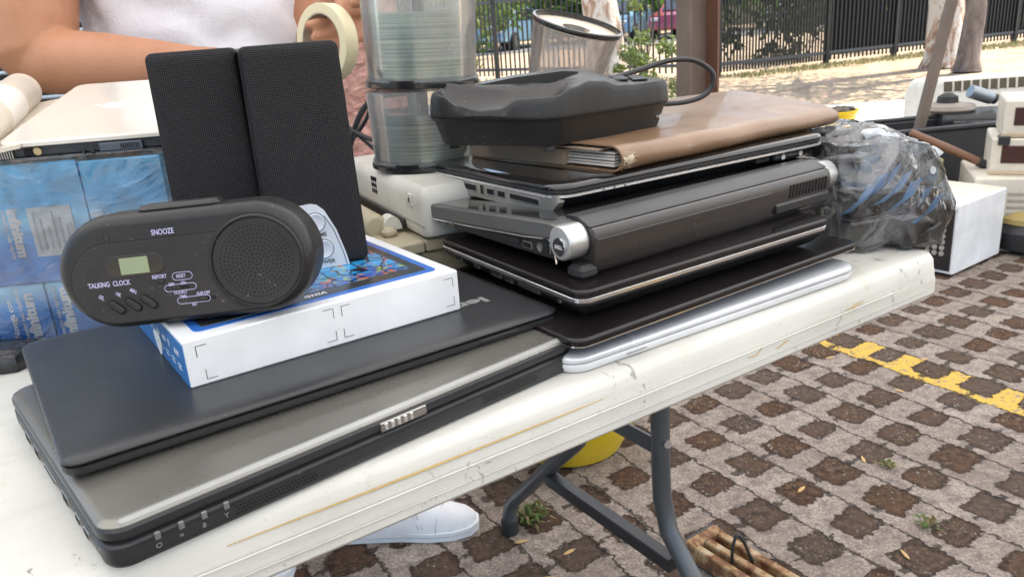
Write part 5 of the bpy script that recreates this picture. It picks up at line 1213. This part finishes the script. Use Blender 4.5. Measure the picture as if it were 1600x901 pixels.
def shrub(base, h, rad, n, label, mats, seed, size=.05, grp='shrubs by the fence'):
    t = thing('shrub', label, 'shrub', base, group=grp); rr = random.Random(seed)
    def stm(m):
        for k in range(6):
            a = rr.uniform(0, 6.3); m.tube([(0, 0, 0), (math.cos(a) * rad * .3, math.sin(a) * rad * .3, h * .5), (math.cos(a) * rad * .6, math.sin(a) * rad * .6, h * .9)], [.012, .009, .004], 6)
    part('stems', BARKB.m, t, stm)
    part('leaves', mats, t, lambda m: leaf_card_crown(m, (0, 0, h * .6), rad, n, size, seed, h / rad * .7), fix=False, smooth=False)
shrub((1.62, 9.2, 0), 1.0, .34, 700, 'bright green leafy shrub standing left of the steel post', [LF3, LF2], 4, .045)
shrub((1.28, 9.35, 0), .42, .22, 300, 'small yellow green shrub at the foot of the pale trunk', [LF2, LF3], 5, .035)
shrub((5.5, 15.2, 0), 1.9, 1.15, 2600, 'dense dark hedge right behind the fence panel beside the steel post', [leafmat('hedge_dark', (.008, .018, .008), (.02, .04, .015)), LF1], 9, .09)
shrub((-.6, 19.5, 0), 1.7, 1.2, 900, 'bush beyond the left end of the fence, seen right of the disc tubs', [LF1, LF2], 6, .11)
shrub((-1.0, 24.0, 0), 2.2, 1.5, 1000, 'broad green bush beyond the road behind the disc tubs', [LF1, LF2], 12, .13)
for k, (x, y, h, lab) in enumerate(((2.0, 34.5, 5, 'wide green tree mass beyond the road, left'), (9.0, 36, 6, 'wide green tree mass beyond the road, middle'), (17, 37, 6, 'wide green tree mass beyond the road, right'), (-8, 36, 6, 'wide green tree mass beyond the road, far left'), (26, 38, 6, 'wide green tree mass beyond the road, far right'))):
    t = thing('tree', lab, 'tree', (x, y, 0), group='trees beyond the road')
    part('trunk', BARKB.m, t, lambda m: m.tube([(0, 0, 0), (0, 0, h * .6)], [.25, .15], 10)); part('crown', [LF1, LF2], t, lambda m: leaf_card_crown(m, (0, 0, h * .5), 4.2, 1600, .34, 20 + k, .8), fix=False, smooth=False)
t = thing('boundary_wall', 'pale yellow wall on the far side of the road', 'wall', (-30, 42, 0)); part('wall', flat('pale_yellow_paint', (.60, .55, .40), .9), t, lambda m: m.box(0, 0, 0, 80, .3, 3.2, .01)); part('coping', flat('grey_coping', (.4, .4, .4), .9), t, lambda m: m.box(0, -.05, 3.201, 80, .35, 3.3, .01))

# ================================================================= CARS
GLASS = flat('car_glass', (.02, .025, .03), .06, coat=1)
TYRE = flat('tyre_rubber', (.02, .02, .02), .8)
def car(x, y, yaw, colour, label):
    t = thing('parked_car', label, 'car', (x, y, 0), (0, 0, R(yaw)), 'cars parked along the road'); PM = plastic('car_paint_' + label.split()[0], colour, .25, coat=1, dust=.1, metal=.2)
    low = [(-2.1, .32), (-2.14, .55), (-2.05, .80), (-1.2, .92), (-.9, .95), (1.35, .98), (2.0, .90), (2.1, .62), (2.08, .32)]
    part('body', PM, t, lambda m: m.loft([[(x_, y_, z) for x_, z in low] for y_ in (-.78, -.72, .72, .78)]), 30)
    cab = [(-1.15, .92), (-.45, 1.42), (.2, 1.48), (.95, 1.42), (1.6, .97)]
    part('roof', PM, t, lambda m: m.loft([[(x_ * (.97 if z > 1.3 else 1), s_ * (.58 if z > 1.3 else .70), z) for x_, z in cab] for s_ in (-1, 1)]), 30)
    for s_ in (-1, 1): part('window', GLASS, t, lambda m: m.loft([[(x_ * .9, s_ * (yy + e), z) for x_, z, yy in ((-.95, .98, .695), (-.42, 1.37, .60), (.9, 1.37, .60), (1.42, 1.0, .69))] for e in (0, .012)]))
    part('windscreen', GLASS, t, lambda m: m.loft([[(-1.14 - e, -.6, .96), (-.52 - e, -.52, 1.40), (-.52 - e, .52, 1.40), (-1.14 - e, .6, .96)] for e in (0, .02)]))
    for wx in (-1.3, 1.3):
        for wy in (-.78, .78):
            w_ = part('wheel', TYRE, t, lambda m: m.cyl((wx, wy - .1, .31), (wx, wy + .1, .31), .31, 24, b=.02)); part('rim', PORTM, w_, lambda m: m.cyl((wx, wy - .108, .31), (wx, wy + .108, .31), .19, 16))
    for s_ in (-.55, .55): part('headlight', flat('headlight_glass', (.7, .7, .7), .1), t, lambda m: m.box(-2.15, s_ - .16, .62, -2.03, s_ + .16, .74, .02))
car(7.2, 31.0, 62, (.36, .04, .07), 'red parked car on the road beyond the steel post')
car(4.9, 31.5, 66, (.16, .30, .42), 'blue parked car on the road beyond the green shrub')
car(.6, 31.0, 64, (.22, .36, .46), 'turquoise parked car on the road behind the disc tubs')
car(11.6, 31.5, 60, (.60, .60, .60), 'white parked car on the road beyond the right fence')

# ================================================================= GOODS ON THE GROUND AT RIGHT
t = thing('microwave_oven', 'white microwave oven with round keypad buttons, standing on the pavers beyond the table corner', 'microwave oven', (1.625, 2.765, .004), (0, 0, R(35)))
MWW = plastic('white_enamel', (.66, .67, .68), .4, dust=.2, grain=.2); MWT = plastic('tan_enamel', (.60, .54, .46), .5, dust=.5)  # white case sides; tan top face with dust specks
part('case', [MWW, MWT], t, lambda m: m.slab(0, 0, .37, .46, [(.004, .008), (0, .012), (0, .268), (.005, .274)], .008, 4, mtop=1))
part('control_panel', flat('black_panel', (.02, .018, .018), .3), t, lambda m: m.box(-.004, .012, .02, .004, .44, .250, .002))
part('buttons', flat('grey_membrane_key', (.33, .31, .28), .5), t, lambda m: [m.cyl((-.008, .045 + i * .026, .085 + j * .022), (-.003, .045 + i * .026, .085 + j * .022), .0095, 12) for i in range(3) for j in range(5)] + [m.box(-.008, .035 + i * .034, .195, -.003, .063 + i * .034, .212, .003) for i in range(3)])
part('top_lip', MWW, t, lambda m: m.box(-.008, 0, .252, .0, .46, .272, .003))
for fx in (.03, .34):
    for fy in (.03, .43): part('foot', BLACKR, t, lambda m: m.cyl((fx, fy, -.004), (fx, fy, .009), .012, 10))
# air conditioner / heater panel leaning
t = thing('air_conditioner_panel', 'large cream air conditioner body with a row of grille slots along its top', 'air conditioner', (2.28, 4.30, .022), (R(-8), 0, R(-4)))
IV = plastic('cream_enamel', (.54, .50, .42), .45, dust=.2)
part('case', plastic('pale_enamel', (.66, .64, .58), .45, dust=.2), t, lambda m: m.slab(0, 0, 1.10, .22, [(.02, .0), (.0, .02), (.0, .50), (.008, .535), (.03, .55)], .07, 7), 50)
part('side_band', plastic('white_enamel_band', (.70, .68, .62), .4), t, lambda m: m.loft([[(-.02, y, .02), (.03, y, .02), (.05, y, .50), (.08, y, .556), (.05, y, .556), (.0, y, .49)] for y in (-.02, .20)]), 50)
part('grille', flat('grille_shadow', (.10, .085, .06), .8), t, lambda m: m.box(.12, -.004, .468, 1.06, .004, .522, .003))
for k in range(20): part('grille_bar', IV, t, lambda m: m.box(.16 + k * .047, -.012, .466, .170 + k * .047, .0, .524, .002))
part('maker_plate', flat('grey_plate', (.35, .34, .30), .4), t, lambda m: m.slab(.10, 0, .07, .02, [(0, 0), (0, .001)], .008, 3)).matrix_local = Matrix.Translation((0, -.001, .415)) @ FRONT
t = thing('black_crate', 'open black plastic crate of junk beyond the adapter bag', 'crate', (1.74, 3.52, 0), (0, 0, R(6))); t.scale = (1, 1, 1.26)
BK = plastic('black_bin', (.022, .023, .026), .45, dust=.3)
part('body', BK, t, lambda m: [m.box(0, 0, 0, .50, .02, .33, .004), m.box(0, .34, 0, .50, .36, .33, .004), m.box(0, .0205, 0, .02, .3395, .33, .004), m.box(.48, .0205, 0, .50, .3395, .33, .004), m.box(.0205, .0205, 0, .4795, .3395, .02, .003)])
for y_ in (-.012, .342): part('rim', BK, t, lambda m: m.box(-.01, y_, .3305, .51, y_ + .03, .345, .004))
part('badge', flat('grey_badge', (.4, .4, .4), .4), t, lambda m: m.box(.06, -.016, .285, .09, -.001, .295, .001))
t = thing('printer', 'black boxy printer set in front of the cream air conditioner', 'printer', (2.10, 3.80, .0), (0, 0, R(-18))); t.scale = (.85, 1, 1.14)
part('stand', BK, t, lambda m: m.box(.02, .02, 0, .40, .33, .20, .006)); part('body', plastic('black_gloss_box', (.016, .016, .018), .35, coat=.2), t, lambda m: m.slab(0, 0, .42, .35, [(.01, .201), (0, .21), (0, .36), (.02, .385)], .03, 4), 50)
part('sloped_panel', BK, t, lambda m: m.loft([[(x, -.002, .22), (x, -.03, .24), (x, -.01, .36), (x, .02, .37)] for x in (.06, .40)]))
t = thing('wooden_handle', 'brown wooden tool handle lying across the black crate', 'tool handle', (0, 0, 0)); part('handle', plastic('varnished_wood', (.16, .075, .04), .4), t, lambda m: m.tube([(1.73, 3.36, .452), (1.87, 3.31, .38), (1.985, 3.25, .318)], [.014, .017, .016], 14), 60); part('grip', BLACKR, t, lambda m: m.tube([(1.97, 3.255, .325), (2.03, 3.235, .296)], .019, 14), 60)
t = thing('yellow_block', 'upright pale yellow ribbed block below the wooden handle', 'block', (1.80, 3.36, 0)); t.scale = (.85, 1, 1.33); part('block', plastic('pale_yellow_plastic', (.62, .50, .14), .5), t, lambda m: [m.box(k * .026, 0, 0, .022 + k * .026, .07, .255 - .01 * (k % 2), .004) for k in range(4)])
t = thing('beige_case', 'low beige ribbed computer case under the cassette decks at the right edge', 'computer case', (1.86, 3.08, 0), (0, 0, R(-22))); t.scale = (1, 1, 1.22)
part('case', IV, t, lambda m: m.box(0, 0, 0, .56, .40, .245, .006)); part('ribs', flat('grey_rib', (.33, .31, .27), .6), t, lambda m: [m.box(.12, -.004, .10 + k * .022, .55, .002, .110 + k * .022, .001) for k in range(5)])
for k, (dx, dz, lb) in enumerate(((0, 0, 'lower cream cassette deck with smoked window at the right edge'), (.035, .145, 'upper cream cassette deck with smoked window at the right edge'))):
    t = thing('cassette_deck', lb, 'cassette deck', (1.935 + dx, 3.12, .3000 + dz), (0, 0, R(-27)), 'stacked cream cassette decks')
    part('case', IV, t, lambda m: m.box(0, 0, 0, .42, .30, .142, .006)); part('window', flat('smoked_red_window', (.045, .015, .015), .1, coat=1), t, lambda m: m.box(.035, -.005, .045, .40, .002, .115, .003))
    part('feet_strip', plastic('tan_strip', (.42, .33, .22), .5), t, lambda m: m.box(-.004, -.008, .0, .42, -.0005, .016, .002)); part('keys', BLKSATIN, t, lambda m: m.box(.02, -.012, .118, .06, .05, .15 if k == 0 else .148, .002) if k == 0 else m.box(.12, -.006, .120, .20, .0, .132, .002))
t = thing('cream_knob_jar', 'small cream rounded jar on the lower cassette deck', 'jar', (2.345, 3.10, .535)); t.location = (2.30, 3.07, .3885); part('body', CREAM, t, lambda m: m.lathe([(.015, 0), (.028, .006), (.032, .02), (.026, .036), (.012, .044), (.002, .046)], 20)); part('lid', IV, t, lambda m: m.lathe([(.010, .0445), (.010, .050), (.002, .051)], 14)); t.location = (2.10, 3.09, .4425)
bpy.data.objects.remove(t.children[0]); bpy.data.objects.remove(t.children[0] if t.children else t) if False else None
t = thing('desk_fan_base', 'flat grey oval base with a dark knob on top of the black printer', 'fan base', (2.22, 3.98, .440)); part('base', plastic('warm_grey_plastic', (.24, .20, .17), .5), t, lambda m: m.lathe([(.12, 0), (.13, .012), (.12, .03), (.06, .04), (.01, .042)], 32)); part('knob', BLACKR, t, lambda m: m.lathe([(.05, .041), (.045, .07), (.02, .085), (.005, .088)], 24))
t = thing('metal_flask', 'short grey metal cylinder lying tilted beside the grey fan base', 'flask', (2.36, 3.95, .49)); part('body', plastic('grey_flask_metal', (.25, .28, .30), .3, metal=.7), t, lambda m: m.cyl((-.05, 0, .04), (.06, 0, .0), .032, 20, b=.004)); part('cap', BLACKR, t, lambda m: m.cyl((.0605, 0, -.0002), (.082, 0, -.008), .026, 16, b=.003))
t = thing('round_case', 'round black case with yellow rim on the pavers behind the microwave oven', 'case', (2.40, 3.20, 0)); t.location = (2.02, 2.98, .0); t.location = (2.10, 3.05, .0)
part('shell', BK, t, lambda m: m.lathe([(.10, 0.001), (.15, .02), (.16, .09), (.14, .12)], 36)); part('yellow_rim', plastic('mustard_plastic', (.33, .25, .09), .5), t, lambda m: m.lathe([(.13, .1205), (.145, .122), (.142, .142), (.10, .165), (.09, .165), (.13, .140)], 36, closed=True)); part('dome', plastic('tan_cover', (.35, .25, .15), .5), t, lambda m: m.lathe([(.13, .12), (.11, .15), (.05, .175), (.01, .18)], 30))
t = thing('washing_tub', 'yellow plastic tub of dark charcoal coloured scraps on the path beyond the brown folder', 'tub', (2.583, 6.173, 0))
YEL = plastic('yellow_plastic', (.66, .46, .015), .35, dust=.2)
part('tub', YEL, t, lambda m: m.lathe([(.12, .001), (.15, .16), (.165, .17), (.168, .19), (.158, .19), (.152, .175), (.14, .12), (.01, .12)], 48), 40)
part('contents', flat('dark_scraps', (.03, .024, .02), .9), t, lambda m: [m.lathe([(.002, .0), (.03, .004), (.036, .02), (.02, .034), (.002, .036)], 8, c=(.10 * math.cos(k * 2.4) * (k / 14) ** .5 * 1.1, .10 * math.sin(k * 2.4) * (k / 14) ** .5 * 1.1, .172 + .008 * math.sin(k * 5))) for k in range(15)])
# yellow bowl under the table
t = thing('plastic_basin', 'bright yellow plastic basin on the pavers behind the table legs', 'basin', (.115, 1.775, 0))
part('basin', YEL, t, lambda m: m.lathe([(.10, .001), (.13, .012), (.175, .10), (.195, .15), (.205, .152), (.202, .16), (.188, .158), (.165, .10), (.10, .02), (.01, .018)], 56), 50)
# rusty rack
t = thing('rusty_grate', 'rusty cream enamelled grate with slots lying on the pavers under the table', 'grate', (.296, 1.300, .0), (0, 0, R(-56))); t.scale = (.85, .76, 1)
RS = NT('rusty_enamel'); RS.set(col=RS.ramp(RS.noise(22, 6, .7), (.36, (.50, .42, .28)), (.47, (.40, .26, .13)), (.55, (.20, .085, .035)), (.70, (.09, .045, .028))), rough=.75); RS.bump(RS.noise(90, 4), .5, .002)
part('end_plate', RS.m, t, lambda m: m.box(0, -.0, .0, .028, .11, .042, .003))
part('bars', RS.m, t, lambda m: [m.box(.0285, y, .004, .36, y + .022, .040, .003) for y in (0, .040, .086)])
part('slot_floor', flat('dark_teal_metal', (.03, .055, .055), .6), t, lambda m: m.box(.0285, .002, .001, .36, .108, .012, .001))
part('edge_strip', plastic('dark_strip', (.05, .05, .055), .5), t, lambda m: m.box(-.006, -.002, 0, -.0005, .112, .040, .001))
mb = MB(); mb.tube(bez([(.372, 1.240, .03), (.374, 1.244, .06), (.383, 1.250, .082), (.396, 1.250, .068), (.410, 1.245, .03), (.418, 1.243, .006)]), .0032, 8); tag(mb.build('wire_loop', CAB, None, 80), 'short loop of black wire standing up from the rusty grate', 'wire')

# weeds, stones and fallen leaves
def weed(x, y, r, n, seed, label):
    rr = random.Random(seed); m = MB()
    for k in range(n):
        a = rr.uniform(0, 6.28); l = r * rr.uniform(.4, 1); d = Vector((math.cos(a), math.sin(a), 0)); q = Vector((-d.y, d.x, 0)) * .0035; b = Vector((rr.gauss(0, r * .25), rr.gauss(0, r * .25), 0)); h = rr.uniform(.2, .9) * r
        m.add([b - q * .5, b + d * l * .5 - q + Vector((0, 0, h * .9)), b + d * l + Vector((0, 0, h * .7)), b + d * l * .5 + q + Vector((0, 0, h * .9))], [(0, 1, 2, 3)], rr.choice((0, 1)))
    o = m.build('weed', [leafmat('weed_green', (.07, .13, .03), (.14, .20, .06)), leafmat('weed_dry', (.20, .16, .07), (.28, .22, .10))], None, fix=False, smooth=False); o.location = (x, y, .001); tag(o, label, 'weed', 'small weeds between the pavers')
weed(.005, 1.462, .05, 70, 1, 'largest weed tuft, beside the foot of the far table leg')
weed(.815, 1.560, .022, 26, 2, 'small green weed between the table leg and the yellow line')
weed(.800, 1.345, .026, 30, 3, 'small green weed in a soil gap near the bottom right corner')
weed(1.35, 2.2, .02, 16, 4, 'tiny weed at the far right of the pavers') if False else None
LEAFD = flat('dry_leaf', (.50, .32, .13), .7)
lf = [(.075, 1.345, 30), (.035, 1.27, -20), (-.03, 1.235, 60), (.78, 1.60, 80), (1.02, 1.92, -60), (.955, 2.66, 70), (-.02, 1.39, 10), (.60, 1.50, 40), (.71, 1.262, 95), (.93, 2.16, 5), (1.18, 2.10, 15), (.10, 1.70, 50)]
nm = ['right of the weed tuft', 'below the table crossbar', 'at the bottom edge below the crossbar', 'lying above a green weed', 'in a soil gap left of the yellow line', 'in a soil gap under the far table corner', 'just left of the weed tuft', 'beside the near table leg', 'near the bottom right grate', 'under the table edge above the yellow line', 'lying on the yellow line', 'behind the crossbar in the shade']
for (x, y, a), s_ in zip(lf, nm):
    m = MB(); P = [(-.016, 0, 0), (-.006, .0042, .001), (.006, .0038, .002), (.016, 0, .001), (.006, -.0034, .0005), (-.006, -.004, .0)]
    m.add([(0, 0, .003)] + P, [(0, 1 + k, 1 + (k + 1) % 6) for k in range(6)]); o = m.build('fallen_leaf', LEAFD, None, fix=False); o.location = (x, y, .002); o.rotation_euler = (0, 0, R(a)); tag(o, 'dry yellow brown leaf ' + s_, 'leaf', 'dry leaves fallen on the pavers')
# loose grit in the soil pockets (countless)
mb = MB(); rr = random.Random(8); u_, v_ = Vector(LU), Vector(LV)
pm = [Vector((math.cos(a), math.sin(a))) for a in [2 * math.pi * k / 6 for k in range(6)]]
for i in range(-8, 14):
    for j in range(-12, 10):
        c0 = Vector(LO) + u_ * i + v_ * j
        if not (-.6 < c0.x < 2.6 and 1.1 < c0.y < 2.6): continue
        for k in range(rr.choice((3, 8, 16, 30))):
            p = c0 + u_ * rr.uniform(-.22, .34) + v_ * rr.uniform(-.24, .24); s_ = rr.uniform(.0012, .0042); rot = rr.uniform(0, 6); z = .0
            R_ = [(p.x + s_ * (math.cos(rot) * q.x - math.sin(rot) * q.y * .7), p.y + s_ * (math.sin(rot) * q.x + math.cos(rot) * q.y * .7)) for q in pm]
            mi = rr.choice((0, 0, 1, 2)); mb.add([(x, y, z) for x, y in R_] + [(p.x, p.y, s_ * .8)], [(a_, (a_ + 1) % 6, 6) for a_ in range(6)], mi)
struct(mb.build('grit', [flat('grit_grey', (.15, .135, .12), .9), flat('grit_brown', (.10, .06, .038), .9), flat('grit_pale', (.28, .25, .21), .9)], None, fix=False, smooth=False), 'stuff')
